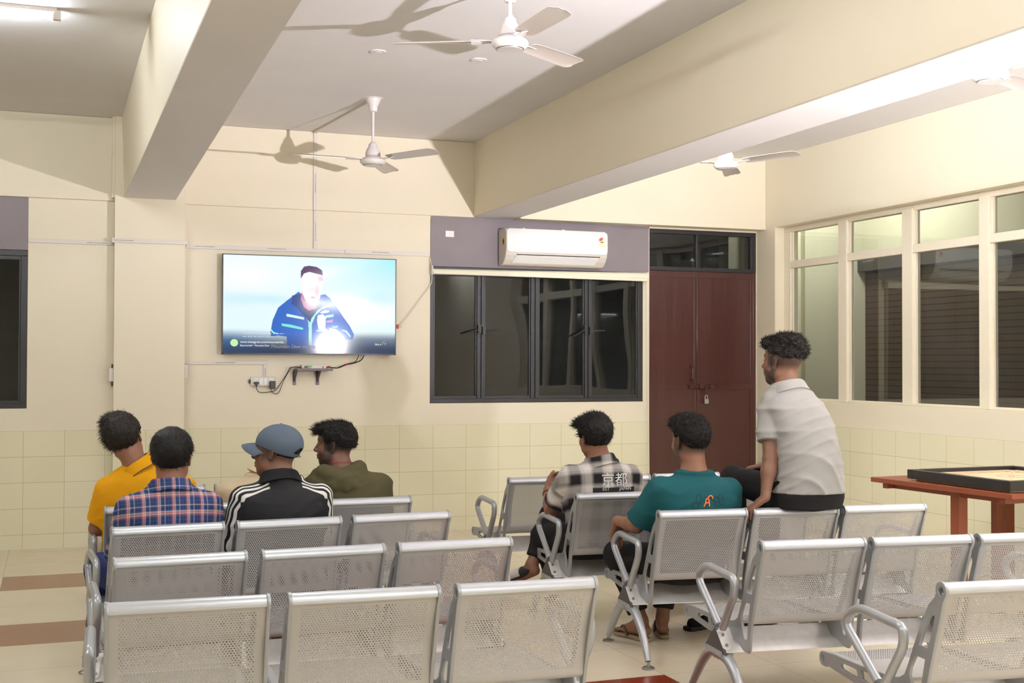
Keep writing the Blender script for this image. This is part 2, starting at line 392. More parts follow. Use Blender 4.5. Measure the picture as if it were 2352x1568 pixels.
# soffits of the beams carry the ceiling colour
o = MB().hexa([(0.524, YF, 2.7385), (0.70, YF, 2.7385), (0.914, 10.164, 2.7385), (0.524, 10.164, 2.7385)], [(0.524, YF, 2.741), (0.70, YF, 2.741), (0.914, 10.164, 2.741), (0.524, 10.164, 2.741)]).build('trim_8', M['ceil']); struct(o)
o = MB().box(3.456, YF, 2.7255, 3.844, YB - 0.001, 2.7285).build('trim_9', M['ceil']); struct(o)

# ---- back window (window_1) with black steel frame
def back_window(name, x0, x1, mull, z0, z1, handles):
    w = empty(name, ((x0 + x1) / 2, YB + 0.03, z0)); struct(w)
    ox, oy, oz = w.location
    def L_(mb, nm, mat, **k):
        mb.v = [(a - ox, c - oy, d - oz) for a, c, d in mb.v]; return mb.build(nm, mat, w, **k)
    m = MB(); y0, y1 = YB + 0.005, YB + 0.06
    m.box(x0, y0, z0, x1, y1, z0 + 0.035); m.box(x0, y0, z1 - 0.045, x1, y1, z1)
    m.box(x0, y0, z0 + 0.035, x0 + 0.035, y1, z1 - 0.045); m.box(x1 - 0.05, y0, z0 + 0.035, x1, y1, z1 - 0.045)
    L_(m, 'window_frame', M['black_frame'], bevel=0.003)
    for a, c in mull:
        m = MB(); m.box(a, y0 - 0.004, z0 + 0.035, a + (c - a) * 0.42, y1, z1 - 0.045); m.box(a + (c - a) * 0.58, y0 - 0.004, z0 + 0.035, c, y1, z1 - 0.045); m.box(a + (c - a) * 0.4, y0 + 0.012, z0 + 0.035, a + (c - a) * 0.6, y1 - 0.01, z1 - 0.045)
        L_(m, 'mullion', M['black_frame'], bevel=0.002)
    xs = [x0 + 0.035] + [v for mm in mull for v in mm] + [x1 - 0.05]
    for i in range(0, len(xs), 2):
        a, c = xs[i], xs[i + 1]
        m = MB()
        for q in ((a, c, z0 + 0.035, z0 + 0.06), (a, c, z1 - 0.075, z1 - 0.045)): m.box(q[0], y0 + 0.01, q[2], q[1], y0 + 0.04, q[3])
        m.box(a, y0 + 0.01, z0 + 0.06, a + 0.014, y0 + 0.04, z1 - 0.075); m.box(c - 0.014, y0 + 0.01, z0 + 0.06, c, y0 + 0.04, z1 - 0.075)
        L_(m, 'sash', M['black_frame'], bevel=0.002)
        m = MB().box(a + 0.01, y0 + 0.022, z0 + 0.055, c - 0.01, y0 + 0.027, z1 - 0.07)
        L_(m, 'pane', M['glass_back'])
    for (hx, hz, tx, tz) in handles:
        m = MB(); m.tube([(hx, y0 - 0.02, hz), (tx, y0 - 0.045, tz)], [0.009, 0.006], 8); m.box(hx - 0.014, y0 - 0.03, hz - 0.035, hx + 0.014, y0 + 0.01, hz + 0.035)
        L_(m, 'window_handle', M['black_frame'], smooth=True)
    return w
back_window('window_1', 3.066, 5.112, [(3.498, 3.566), (4.004, 4.080), (4.528, 4.594)], 1.100, 2.285,
            [(3.513, 1.746, 3.373, 1.707), (3.555, 1.735, 3.683, 1.741), (4.530, 1.758, 4.406, 1.691), (4.582, 1.741, 4.706, 1.746)])
back_window('window_3', -1.75, -0.180, [(-1.02, -0.95)], 1.086, 2.312, [])
o = MB().box(3.068, YB - 0.004, 2.285, 5.172, YB + 0.05, 2.726).build('trim_10', M['grey_panel'], bevel=0.003); struct(o, 'grey painted board above the window behind the air conditioner')
o = MB().box(-1.75, YB - 0.004, 2.312, -0.180, YB + 0.05, 2.734).build('trim_11', M['grey_panel'], bevel=0.003); struct(o, 'grey painted board above the left window')

# ---- maroon double door with glazed transom (door_1)
def make_door():
    d = empty('door_1', (5.745, YB + 0.02, 0)); struct(d, 'maroon steel double door with dark transom')
    ox, oy = 5.745, YB + 0.02
    def L_(mb, nm, mat, **k):
        mb.v = [(a - ox, c - oy, e) for a, c, e in mb.v]; return mb.build(nm, mat, d, **k)
    y0 = YB + 0.02
    m = MB(); m.box(5.178, y0 - 0.012, 2.315, 6.318, y0 + 0.05, 2.352); m.box(5.178, y0 - 0.012, 2.66, 6.318, y0 + 0.05, 2.70)
    m.box(5.178, y0 - 0.012, 2.352, 5.190, y0 + 0.05, 2.66); m.box(6.262, y0 - 0.012, 2.352, 6.318, y0 + 0.05, 2.66); m.box(5.672, y0 - 0.010, 2.352, 5.694, y0 + 0.05, 2.66)
    L_(m, 'transom_frame', M['black_frame'], bevel=0.003)
    for a, c in ((5.190, 5.672), (5.694, 6.262)):
        L_(MB().box(a, y0 + 0.012, 2.352, c, y0 + 0.017, 2.66), 'transom_pane', M['glass_back'])
    for a, c in ((5.180, 5.680), (5.684, 6.290)):
        m = MB().box(a, y0 + 0.0, 0.01, c, y0 + 0.035, 2.315)
        leaf = L_(m, 'door_leaf', M['maroon'], bevel=0.003)
        m = MB()
        for z in (0.05, 1.205, 2.255): m.box(a - ox, -0.007, z, c - ox, 0.001, z + 0.055)
        m.box(a - ox, -0.006, 0.05, a - ox + 0.03, 0.001, 2.30); m.box(c - ox - 0.03, -0.006, 0.05, c - ox, 0.001, 2.30)
        m.build('door_rail', M['maroon'], leaf, bevel=0.002)
    m = MB().box(6.290, y0 - 0.008, 0, 6.318, y0 + 0.04, 2.315); L_(m, 'door_jamb', M['maroon'], bevel=0.003)
    m = MB().tube(round_path([(5.618, y0, 1.43), (5.618, y0 - 0.045, 1.405), (5.618, y0 - 0.045, 1.31), (5.618, y0, 1.285)], 0.02), 0.008, 8)
    L_(m, 'door_handle', M['maroon'], smooth=True)
    m = MB(); m.tube([(5.60, y0 - 0.03, 1.232), (5.90, y0 - 0.03, 1.236)], 0.009, 8)
    for x in (5.61, 5.72, 5.83): m.box(x - 0.02, y0 - 0.04, 1.215, x + 0.02, y0, 1.25)
    m.box(5.752, y0 - 0.04, 1.15, 5.766, y0 - 0.03, 1.235)
    L_(m, 'door_bolt', M['maroon'], smooth=True)
    return d
make_door()
pl = empty('padlock', (5.764, YB - 0.022, 1.073)); tag(pl, 'small steel padlock hanging from the bolt of the maroon door', 'padlock')
MB().box(-0.021, -0.010, 0, 0.021, 0.010, 0.045).build('lock_body', M['steel'], pl, bevel=0.003)
MB().tube(round_path([(-0.013, 0, 0.045), (-0.013, 0, 0.08), (0.013, 0, 0.08), (0.013, 0, 0.045)], 0.012), 0.0035, 8).build('shackle', M['steel'], pl, smooth=True)

# ---- right window (window_2), cream frame, set back in its opening
def side_window():
    XF = 6.42
    w = empty('window_2', (XF, 6.9, 1.118)); struct(w, 'long cream framed window in the right wall')
    def L_(mb, nm, mat, **k):
        mb.v = [(a - XF, c - 6.9, e - 1.118) for a, c, e in mb.v]; return mb.build(nm, mat, w, **k)
    x0, x1 = XF, XF + 0.07
    z0, z1 = 1.118, 2.722
    m = MB(); m.box(x0, 3.85, z0, x1, 9.976, z0 + 0.02); m.box(x0, 3.85, 2.672, x1, 9.976, z1); m.box(x0, 9.868, z0 + 0.02, x1, 9.976, 2.672); m.box(x0, 3.85, z0 + 0.02, x1, 3.90, 2.672)
    L_(m, 'window_frame', M['cream_frame'], bevel=0.004)
    ys = [9.868]
    mul = [(9.108, 8.988), (8.245, 8.118), (7.362, 7.254), (6.48, 6.37), (5.60, 5.49), (4.72, 4.61)]
    for a, c in mul:
        m = MB(); m.box(x0 - 0.012, c, z0 + 0.001, x1 - 0.002, a, z1 - 0.03); L_(m, 'mullion', M['cream_frame'], bevel=0.004)
    edges = [9.868] + [v for mm in mul for v in mm] + [3.90]
    for i in range(0, len(edges), 2):
        a, c = edges[i], edges[i + 1]
        L_(MB().box(x0 - 0.006, c, 2.335, x1, a, 2.402), 'transom_bar', M['cream_frame'], bevel=0.004)
        L_(MB().box(x0 + 0.03, c, z0 + 0.02, x0 + 0.035, a, 2.335), 'pane', M['glass_right'])
        L_(MB().box(x0 + 0.03, c, 2.402, x0 + 0.035, a, 2.672), 'transom_pane', M['glass_right'])
        m = MB(); m.box(x0 + 0.012, c, z0 + 0.02, x0 + 0.03, c + 0.018, 2.335); m.box(x0 + 0.012, a - 0.018, z0 + 0.02, x0 + 0.03, a, 2.335)
        m.box(x0 + 0.012, c, 2.402, x0 + 0.03, c + 0.018, 2.672); m.box(x0 + 0.012, a - 0.018, 2.402, x0 + 0.03, a, 2.672)
        L_(m, 'glazing_bead', M['cream_frame'])
    return w
side_window()
# outside: the dark louvred wall across the passage and the pale return wall at its end
def brick_mat():
    m, N, L, B = newmat('dark_slatted_wall')
    tc = N.new('ShaderNodeTexCoord'); sp = N.new('ShaderNodeSeparateXYZ'); L.new(tc.outputs['Object'], sp.inputs[0])
    fz = mth(N, L, 'FRACT', mth(N, L, 'DIVIDE', sp.outputs[2], 0.064))
    fy = mth(N, L, 'FRACT', mth(N, L, 'DIVIDE', sp.outputs[1], 0.47))
    j = mth(N, L, 'MAXIMUM', mth(N, L, 'LESS_THAN', fz, 0.13), mth(N, L, 'LESS_THAN', fy, 0.006))
    L.new(mixc(N, L, j, srgb(84, 67, 56), srgb(30, 25, 23)), B.inputs['Base Color']); B.inputs['Roughness'].default_value = 0.6
    return m
M['brick'] = brick_mat()
M['out_pale'] = simple('outside_pale_paint', srgb(220, 216, 196), 0.7)
M['out_pipe'] = simple('outside_grey_pipe', srgb(150, 150, 140), 0.5)
o = MB().box(8.3, 2.0, -0.2, 8.5, 12.2, 2.45).build('wall_outside', M['brick']); struct(o, 'dark slatted wall across the outside passage')
o = MB().box(8.2, 2.0, 2.45, 8.5, 12.2, 2.6).build('trim_12', M['cap']); struct(o)
o = MB().box(8.25, 2.0, 2.6, 8.5, 12.2, 4.2).build('trim_13', M['out_pale']); struct(o)
m = MB().box(6.6, 11.3, -0.2, 8.3, 11.5, 4.2)
for k, x in enumerate((6.75, 7.02, 7.26, 7.48)): m.box(x, 11.22, -0.2, x + 0.10, 11.32, 4.2)
o = m.build('trim_14', M['out_pale']); struct(o, 'pale ribbed return wall outside the side window')
o = MB().box(6.6, 1.9, -0.35, 8.5, 12.2, -0.2).build('trim_15', M['cap']); struct(o)
for yy in (8.35, 7.15):
    m = MB().box(8.2, yy - 0.42, -0.2, 8.32, yy + 0.02, 2.25); o = m.build('trim_16', M['board_black']); struct(o)
def area(name, loc, rot, sx, sy, power, color):
    l = bpy.data.lights.new(name, 'AREA'); l.shape = 'RECTANGLE'; l.size = sx; l.size_y = sy; l.energy = power; l.color = color
    o = bpy.data.objects.new(name, l); COL.objects.link(o); o.location = loc; o.rotation_euler = rot; return o
area('passage_fill', (7.3, 10.3, 3.9), (0, 0, 0), 0.6, 0.4, 62, (0.95, 1, 0.9))  # unseen light, added to brighten the pale return wall

# ------------------------------------------------------------------ tube lights
def tube_light(x, y, z, along, length, power, label, wall=False):
    t = empty('tube_light', (x, y, z)); tag(t, label, 'light', 'fluorescent tube lights')
    h = length / 2
    def ax(a, p, q): return (a, p, q) if along == 'x' else (p, a, q)
    (x0, y0, z0), (x1, y1, z1) = ax(-h, -0.022, 0.02), ax(h, 0.022, 0.05)
    MB().box(x0, y0, z0, x1, y1, z1).build('batten', M['white_plastic'], t, bevel=0.003)
    em = M['tube_glow'].copy(); em.node_tree.nodes['Principled BSDF'].inputs['Emission Strength'].default_value = power
    MB().tube([ax(-h + 0.04, 0, 0), ax(h - 0.04, 0, 0)], 0.014, 12).build('glass_tube', em, t, smooth=True)
    for s in (-1, 1):
        m = MB(); (a0, b0, c0), (a1, b1, c1) = ax(s * h - 0.02 , -0.018, -0.018), ax(s * h + 0.02, 0.018, 0.03)
        m.box(a0, b0, c0, a1, b1, c1); m.build('end_holder', M['white_plastic'], t)
    return t
tube_light(-0.60, 7.20, 3.335, 'x', 1.22, TUBE_POWER['left'], 'lit fluorescent tube on the ceiling at the top left corner')
tube_light(-1.6, 3.4, 3.33, 'x', 1.22, TUBE_POWER['left_near'], 'added fluorescent fill tube on the left ceiling, out of view')  # unseen tube, added to lift the left bay
tube_light(2.0, 0.2, 3.33, 'x', 1.22, TUBE_POWER['mid'], 'added fluorescent fill tube on the middle ceiling, out of view')  # no such tube in view; added as ambient fill for the middle bay
tube_light(2.0, -3.45, 2.6, 'x', 1.22, TUBE_POWER['mid'], 'added fluorescent fill tube on the front wall behind the camera')  # added fill from the camera side, no such fixture seen
tube_light(5.2, -3.45, 2.6, 'x', 1.22, TUBE_POWER['mid'], 'added fluorescent fill tube on the right part of the front wall')  # second unseen tube added on the front wall as fill
tube_light(6.22, 5.15, 3.0, 'y', 1.22, TUBE_POWER['right'], 'lit fluorescent tube high on the right wall, its far one')
for yy, pos in ((7.6, 'far'), (4.6, 'near')):
    tube_light(3.885, yy, 3.08, 'y', 1.22, TUBE_POWER['beam_r'], 'added fluorescent fill tube on the hidden side of the wide beam, the %s one' % pos)  # unseen tubes, added to brighten the right wall and bay
for yy, pos in ((4.9, 'far'), (2.0, 'near')):
    tube_light(0.945, yy, 3.03, 'y', 1.22, TUBE_POWER['beam_l'], 'added fluorescent fill tube on the hidden side of the left beam, the %s one' % pos)  # added out of sight to brighten the middle bay
tube_light(6.22, 1.4, 3.0, 'y', 1.22, TUBE_POWER['right_near'], 'added fluorescent fill tube high on the right wall, its near one')  # unseen, added to lift the backs of the right benches
# ------------------------------------------------------------------ television with its picture
def paint_screen(W=520, H=296):
    """the advert on the screen, painted as one colour per vertex of the screen mesh"""
    yy, xx = np.mgrid[0:H, 0:W]
    X = 135 + (xx + 0.5) / W * 1630.0; Yp = 100 + (yy + 0.5) / H * 943.0
    img = np.zeros((H, W, 3))
    def lerp(a, b, t): return np.asarray(a) * (1 - t[..., None]) + np.asarray(b) * t[..., None]
    v = np.clip((Yp - 100) / 760, 0, 1)
    img[:] = lerp((0.86, 0.99, 1.0), (0.80, 0.97, 1.0), v)
    right = np.clip((X - 900) / 900, 0, 1) * np.clip(1 - (Yp - 100) / 480, 0, 1)
    img = img * (1 - right[..., None]) + np.array((0.42, 0.92, 0.98)) * right[..., None]
    def blob(cx_, cy_, rx, ry, c, a):
        nonlocal img
        w = np.exp(-(((X - cx_) / rx) ** 2 + ((Yp - cy_) / ry) ** 2)) * a
        img = img * (1 - w[..., None]) + np.array(c) * w[..., None]
    blob(330, 300, 330, 160, (1, 1, 1), 1.0); blob(240, 520, 190, 70, (0.66, 0.90, 1.0), 0.8); blob(560, 520, 260, 45, (0.55, 0.88, 0.99), 0.7)
    blob(1500, 500, 300, 60, (0.58, 0.9, 1.0), 0.7); blob(1560, 640, 300, 100, (1, 1, 1), 1.0); blob(1150, 420, 200, 60, (0.75, 0.96, 1), 0.5); blob(420, 700, 260, 90, (0.80, 0.97, 1), 0.7)
    # dark foot of the picture
    g = np.clip((Yp - 820) / 200, 0, 1) ** 0.8
    img = img * (1 - g[..., None]) + np.array((0.02, 0.05, 0.11)) * g[..., None]
    gl = np.clip((Yp - 800) / 120, 0, 1) * np.clip((700 - X) / 500, 0, 1) * 0.85
    img = img * (1 - gl[..., None]) + np.array((0.03, 0.16, 0.42)) * gl[..., None]
    gr = np.clip((Yp - 840) / 60, 0, 1) * np.clip((X - 1300) / 120, 0, 1) * 0.6
    img = img * (1 - gr[..., None]) + np.array((0.12, 0.16, 0.30)) * gr[..., None]
    def poly(pts, c, a=1.0):
        nonlocal img
        ins = np.zeros(X.shape, bool); n = len(pts)
        for i in range(n):
            x0, y0 = pts[i]; x1, y1 = pts[(i + 1) % n]
            cond = ((y0 > Yp) != (y1 > Yp)) & (X < (x1 - x0) * (Yp - y0) / ((y1 - y0) if y1 != y0 else 1e-6) + x0)
            ins ^= cond
        w = ins * a
        img = img * (1 - w[..., None]) + np.array(c) * w[..., None]
    BL = (0.03, 0.15, 0.60); BD = (0.02, 0.05, 0.20)
    poly([(570, 840), (590, 720), (640, 600), (720, 530), (770, 490), (830, 440), (860, 470), (1030, 470), (1080, 460), (1130, 500), (1180, 570), (1230, 640), (1270, 700), (1320, 770), (1360, 850), (1350, 900), (1250, 910), (1150, 850), (1050, 900), (980, 1000), (730, 1000), (720, 880), (640, 870), (575, 880)], BL)
    poly([(770, 480), (860, 460), (870, 560), (940, 640), (900, 700), (820, 600), (760, 560)], (0.03, 0.07, 0.30))
    poly([(850, 520), (900, 560), (1040, 520), (1060, 560), (960, 720), (930, 730), (880, 640)], BD)
    poly([(860, 430), (1030, 430), (1025, 520), (990, 600), (930, 625), (880, 590), (850, 510)], (0.55, 0.25, 0.42))
    poly([(852, 250), (1055, 270), (1062, 360), (1045, 430), (1030, 500), (1000, 540), (945, 560), (900, 530), (862, 450)], (1.0, 0.95, 0.96))
    poly([(940, 490), (965, 484), (992, 490), (985, 504), (950, 504)], (0.72, 0.34, 0.38)); blob(955, 535, 60, 25, (0.86, 0.58, 0.56), 0.7); blob(1005, 450, 22, 60, (0.80, 0.45, 0.48), 0.6); blob(970, 420, 40, 20, (0.95, 0.78, 0.84), 0.6)
    poly([(1010, 290), (1060, 280), (1058, 330), (1020, 330)], (0.80, 0.62, 0.74))
    poly([(848, 310), (850, 240), (880, 195), (930, 185), (1000, 195), (1050, 225), (1058, 275), (1000, 262), (930, 245), (880, 262), (858, 300)], (0.10, 0.04, 0.14))
    G = (0.42, 1.0, 0.72); T = (0.20, 0.82, 0.74)
    poly([(716, 658), (745, 662), (880, 690), (884, 712), (720, 684)], (0.72, 1, 0.96)); poly([(672, 752), (760, 762), (875, 792), (872, 812), (675, 776)], T)
    poly([(918, 710), (940, 745), (952, 700), (1010, 620), (1080, 575), (1130, 566), (1135, 578), (1060, 600), (990, 670), (955, 760), (955, 960), (930, 960), (926, 760)], G)
    poly([(1085, 668), (1165, 655), (1160, 680), (1080, 695)], G); poly([(1030, 640), (1080, 615), (1125, 622), (1110, 640), (1050, 650)], (0.95, 0.9, 0.98))
    poly([(1012, 670), (1060, 655), (1090, 690), (1085, 780), (1075, 800), (1020, 805), (1005, 720)], (0.96, 1, 1)); poly([(1095, 720), (1160, 705), (1155, 735), (1100, 740)], (0.55, 0.3, 0.62))
    poly([(1000, 815), (1085, 795), (1110, 812), (1080, 826), (1000, 826)], G); poly([(1150, 775), (1205, 765), (1205, 785), (1150, 790)], T)
    poly([(1120, 790), (1180, 800), (1240, 850), (1250, 868), (1200, 862), (1130, 820)], (0.95, 0.97, 1))
    poly([(1240, 805), (1290, 815), (1330, 870), (1322, 880), (1280, 830), (1240, 815)], G)
    poly([(570, 800), (600, 835), (640, 850), (640, 858), (590, 845), (568, 815)], G)
    g2 = np.clip((Yp - 850) / 150, 0, 1) * 0.85
    img = img * (1 - g2[..., None]) + np.array((0.02, 0.04, 0.10)) * g2[..., None]
    blob(1200, 990, 60, 18, (0.3, 0.3, 0.4), 0.3)
    poly([(204 + 35 * math.cos(a) + 35, 943 + 35 * math.sin(a)) for a in np.linspace(0, 2 * PI, 40)], (0.62, 0.92, 0.42))
    return np.clip(img, 0, 1)
def television():
    x0, x1, z0, z1 = 1.287, 2.737, 1.512, 2.328
    tv = empty('television', ((x0 + x1) / 2, 10.2, z0)); tag(tv, 'large flat television showing an advert with a man in a blue jacket', 'television')
    w, h = x1 - x0, z1 - z0
    MB().box(-w / 2, 0.002, 0, w / 2, 0.035, h).build('tv_case', M['black_plastic'], tv, bevel=0.003)
    m = MB(); t = 0.0075
    m.box(-w / 2, -0.004, 0, w / 2, 0.003, 0.011); m.box(-w / 2, -0.004, h - t, w / 2, 0.003, h); m.box(-w / 2, -0.004, 0, -w / 2 + t, 0.003, h); m.box(w / 2 - t, -0.004, 0, w / 2, 0.003, h)
    m.build('bezel', M['black_plastic'], tv)
    MB().box(-0.3, 0.034, 0.2, 0.3, 0.062, 0.6).build('rear_housing', M['black_plastic'], tv, bevel=0.004)
    m = MB()
    m.box(-0.2, 0.06, 0.12, 0.2, 0.094, 0.66); m.build('wall_bracket', M['cap'], tv)
    W, H = 520, 296
    img = paint_screen(W, H)
    xs = np.linspace(-w / 2 + t, w / 2 - t, W); zs = np.linspace(h - t, 0.011, H)
    XX, ZZ = np.meshgrid(xs, zs)
    vs = np.stack([XX.ravel(), np.full(XX.size, 0.0), ZZ.ravel()], 1)
    i, j = np.mgrid[0:H - 1, 0:W - 1]; a = (i * W + j).ravel()
    fs = np.stack([a, a + W, a + W + 1, a + 1], 1)
    me = bpy.data.meshes.new('screen'); me.from_pydata(vs.tolist(), [], fs.tolist()); me.update()
    ca = me.color_attributes.new('picture', 'FLOAT_COLOR', 'POINT')
    ca.data.foreach_set('color', np.concatenate([img.reshape(-1, 3), np.ones((W * H, 1))], 1).astype(np.float32).ravel())
    m_, N, L, B = newmat('television_picture')
    at = N.new('ShaderNodeVertexColor'); at.layer_name = 'picture'
    B.inputs['Base Color'].default_value = (0.004, 0.004, 0.005, 1); B.inputs['Roughness'].default_value = 0.07
    B.inputs['Specular IOR Level'].default_value = 0.3
    L.new(at.outputs[0], B.inputs['Emission Color']); B.inputs['Emission Strength'].default_value = 1.0
    me.materials.append(m_)
    o = bpy.data.objects.new('screen', me); COL.objects.link(o); o.parent = tv
    # writing on the screen
    def scr(px, py): return (-w / 2 + t + (px - 135) / 1630 * (w - 2 * t), h - t - (py - 100) / 943 * (h - t - 0.011))
    wt = simple('screen_white', (0, 0, 0, 1), 0.4, emit=(1, 1, 1, 1), estr=0.95); gt = simple('screen_grey', (0, 0, 0, 1), 0.4, emit=(0.25, 0.25, 0.27, 1), estr=1.0)
    yl = simple('screen_yellow', (0, 0, 0, 1), 0.4, emit=(0.8, 0.7, 0.3, 1), estr=1.0)
    for body, px, py, wid, mt in (('www.instagram.com/mountainde...', 292, 945, 412, wt), ('Sponsored', 292, 977, 103, wt), ('\u2022', 402, 977, 12, wt), ('Mountain Dew', 424, 977, 135, wt),
                                  ('Mountain Dew now at', 580, 992, 410, gt), ('Skip in', 1566, 957, 60, wt), ('7', 1662, 957, 12, wt)):
        s = text_mesh('screen_text', body, 0.03, mt, tv, extrude=0.0)
        xs_ = [v.co.x for v in s.data.vertices]; k = (wid / 1630 * w) / max(1e-4, max(xs_) - min(xs_))
        if body == '\u2022': k = 0.8
        sx, sz = scr(px, py); ox = min(xs_)
        for v in s.data.vertices: v.co = (sx + (v.co.x - ox) * k, -0.0012, sz + v.co.y * k)
    # two rows of subtitle text, too soft in the photograph to read: short white strokes
    rnd = random.Random(4); m = MB(); 
    for row, (xa, xb, py, hh) in enumerate(((315, 700, 855, 9), (315, 600, 886, 8))):
        px = xa
        while px < xb:
            ww = rnd.uniform(14, 44); sx, sz = scr(px, py); sx2, sz2 = scr(min(px + ww, xb), py)
            k = 0
            while sx + k * 0.006 < sx2: m.box(sx + k * 0.006, -0.0012, sz - 0.002, sx + k * 0.006 + 0.003, -0.0008, sz + rnd.uniform(0.004, 0.009)); k += 1
            px += ww + rnd.uniform(8, 14)
    m.build('subtitle_strokes', simple('subtitle_white', (0, 0, 0, 1), 0.4, emit=(0.6, 0.66, 0.8, 1), estr=1.0), tv)
    cx_, cz_ = scr(1665, 945); m = MB(); m.tube([(cx_ + 0.022 * math.cos(a), -0.001, cz_ + 0.022 * math.sin(a)) for a in np.linspace(PI * 0.5, PI * 1.1, 14)], 0.0014, 6)
    m.build('countdown_ring', yl, tv)
television()

# ------------------------------------------------------------------ air conditioner
def air_conditioner():
    ac = empty('air_conditioner', (4.176, 10.29, 2.305)); tag(ac, 'white split air conditioner on the grey board above the window', 'air conditioner')
    hw = 0.484
    prof = [(0.0, 0.32), (-0.14, 0.322), (-0.165, 0.317), (-0.185, 0.302), (-0.195, 0.27), (-0.198, 0.2), (-0.196, 0.12), (-0.185, 0.085), (-0.155, 0.045), (-0.115, 0.012), (-0.09, 0.004), (0.0, 0.0)]
    m = MB(); m.prism(prof, lambda u, v, w: (w, u, v), -hw, hw); m.build('body', M['white_plastic'], ac, bevel=0.008)
    # front cover with rounded corners
    def rr(x0, z0, x1, z1, r, n=5):
        pts = []
        for cx_, cz_, a0 in ((x1 - r, z0 + r, -PI / 2), (x1 - r, z1 - r, 0), (x0 + r, z1 - r, PI / 2), (x0 + r, z0 + r, PI)):
            for k in range(n + 1):
                a = a0 + k * PI / 2 / n; pts.append((cx_ + r * math.cos(a), cz_ + r * math.sin(a)))
        return pts
    def curve(u, v, w):
        t = (v - 0.11) / 0.21
        return (u, -0.199 + w + 0.035 * max(0, t - 0.75) ** 2 * 16 * 0.5 + 0.01 * max(0, 0.1 - t), v)
    m = MB(); pts = rr(-hw + 0.006, 0.112, hw - 0.004, 0.318, 0.028)
    # layered strips so the cover can curve
    g = 14; lo = [0.112 + (0.206) * k / g for k in range(g + 1)]
    def half(z):
        r = 0.028
        if z < 0.112 + r: d = r - (z - 0.112)
        elif z > 0.318 - r: d = r - (0.318 - z)
        else: return hw - 0.005
        return hw - 0.005 - (r - math.sqrt(max(0, r * r - d * d)))
    vs = []; fs = []
    for z in lo:
        hh = half(z)
        for x in (-hh, hh):
            vs.append(curve(x, z, -0.008)); vs.append(curve(x, z, 0.01))
    for k in range(g):
        a = 4 * k
        fs += [(a, a + 2, a + 6, a + 4), (a + 1, a + 5, a + 7, a + 3), (a, a + 4, a + 5, a + 1), (a + 2, a + 3, a + 7, a + 6)]
    fs += [(0, 1, 3, 2), (4 * g, 4 * g + 2, 4 * g + 3, 4 * g + 1)]
    m.add(vs, fs); m.build('front_cover', M['white_gloss'], ac, smooth=True)
    # louvre in the sloping lower face
    m = MB(); m.add([(-hw + 0.10, -0.190, 0.094), (hw - 0.07, -0.190, 0.094), (hw - 0.07, -0.187, 0.087), (-hw + 0.10, -0.187, 0.087), (-hw + 0.10, -0.18, 0.094), (hw - 0.07, -0.18, 0.094)], [(0, 1, 2, 3), (0, 4, 5, 1)])
    m.build('air_slot', M['black_gap'], ac)
    def face(t): return (-0.187 + t * 0.070, 0.085 - t * 0.071)
    m = MB(); (ya, za), (yb, zb) = face(0.06), face(0.86)
    m.hexa([(-hw + 0.088, ya, za), (hw - 0.085, ya, za), (hw - 0.10, yb, zb), (-hw + 0.075, yb, zb)], [(-hw + 0.09, ya - 0.006, za - 0.005), (hw - 0.087, ya - 0.006, za - 0.005), (hw - 0.10, yb - 0.008, zb - 0.005), (-hw + 0.075, yb - 0.008, zb - 0.005)])
    m.build('louvre', M['white_gloss'], ac, bevel=0.001)
    for x in (-0.30, 0.075):
        MB().box(x - 0.013, -0.15, 0.316, x + 0.013, -0.13, 0.33).build('top_clip', M['white_plastic'], ac, bevel=0.003)
    m = MB(); m.add([(0.392 + 0.031, -0.2085, 0.235)] + [(0.423 + 0.031 * math.cos(a), -0.2085, 0.235 + 0.031 * math.sin(a)) for a in np.linspace(PI * 0.35, PI * 0.98, 9)], [tuple(range(10))])
    m.build('rating_sticker_red', M['red_sticker'], ac)
    m = MB(); m.add([(0.423, -0.2084, 0.235)] + [(0.423 + 0.031 * math.cos(a), -0.2084, 0.235 + 0.031 * math.sin(a)) for a in np.linspace(0.02, PI * 0.35, 7)], [tuple(range(8))])
    m.add([(0.394, -0.2082, 0.178), (0.455, -0.2082, 0.178), (0.455, -0.2082, 0.222), (0.394, -0.2082, 0.222)], [(0, 1, 2, 3)])
    m.build('rating_sticker_pale', M['cream_sticker'], ac)
    m = MB(); m.add([(0.395, -0.2086, 0.234), (0.423, -0.2086, 0.216), (0.453, -0.2086, 0.234), (0.423, -0.2086, 0.226)], [(0, 1, 2, 3)])
    m.build('rating_sticker_band', M['dark_sticker'], ac)
    MB().box(-hw - 0.001, -0.155, 0.17, -hw + 0.001, -0.10, 0.24).build('side_sticker', M['yellow_sticker'], ac)
    m = MB(); m.add([(-hw - 0.0014, -0.128 + 0.018 * math.cos(a), 0.205 + 0.024 * math.sin(a)) for a in np.linspace(0, 2 * PI, 16, endpoint=False)], [tuple(range(16))]); m.build('side_sticker_disc', M['dark_sticker'], ac)
air_conditioner()
o = MB().box(3.203, YB - 0.0055, 2.545, 3.279, YB - 0.004, 2.598).build('label_sticker', M['white_gloss']); tag(o, 'small white label stuck on the grey board left of the air conditioner', 'sticker')
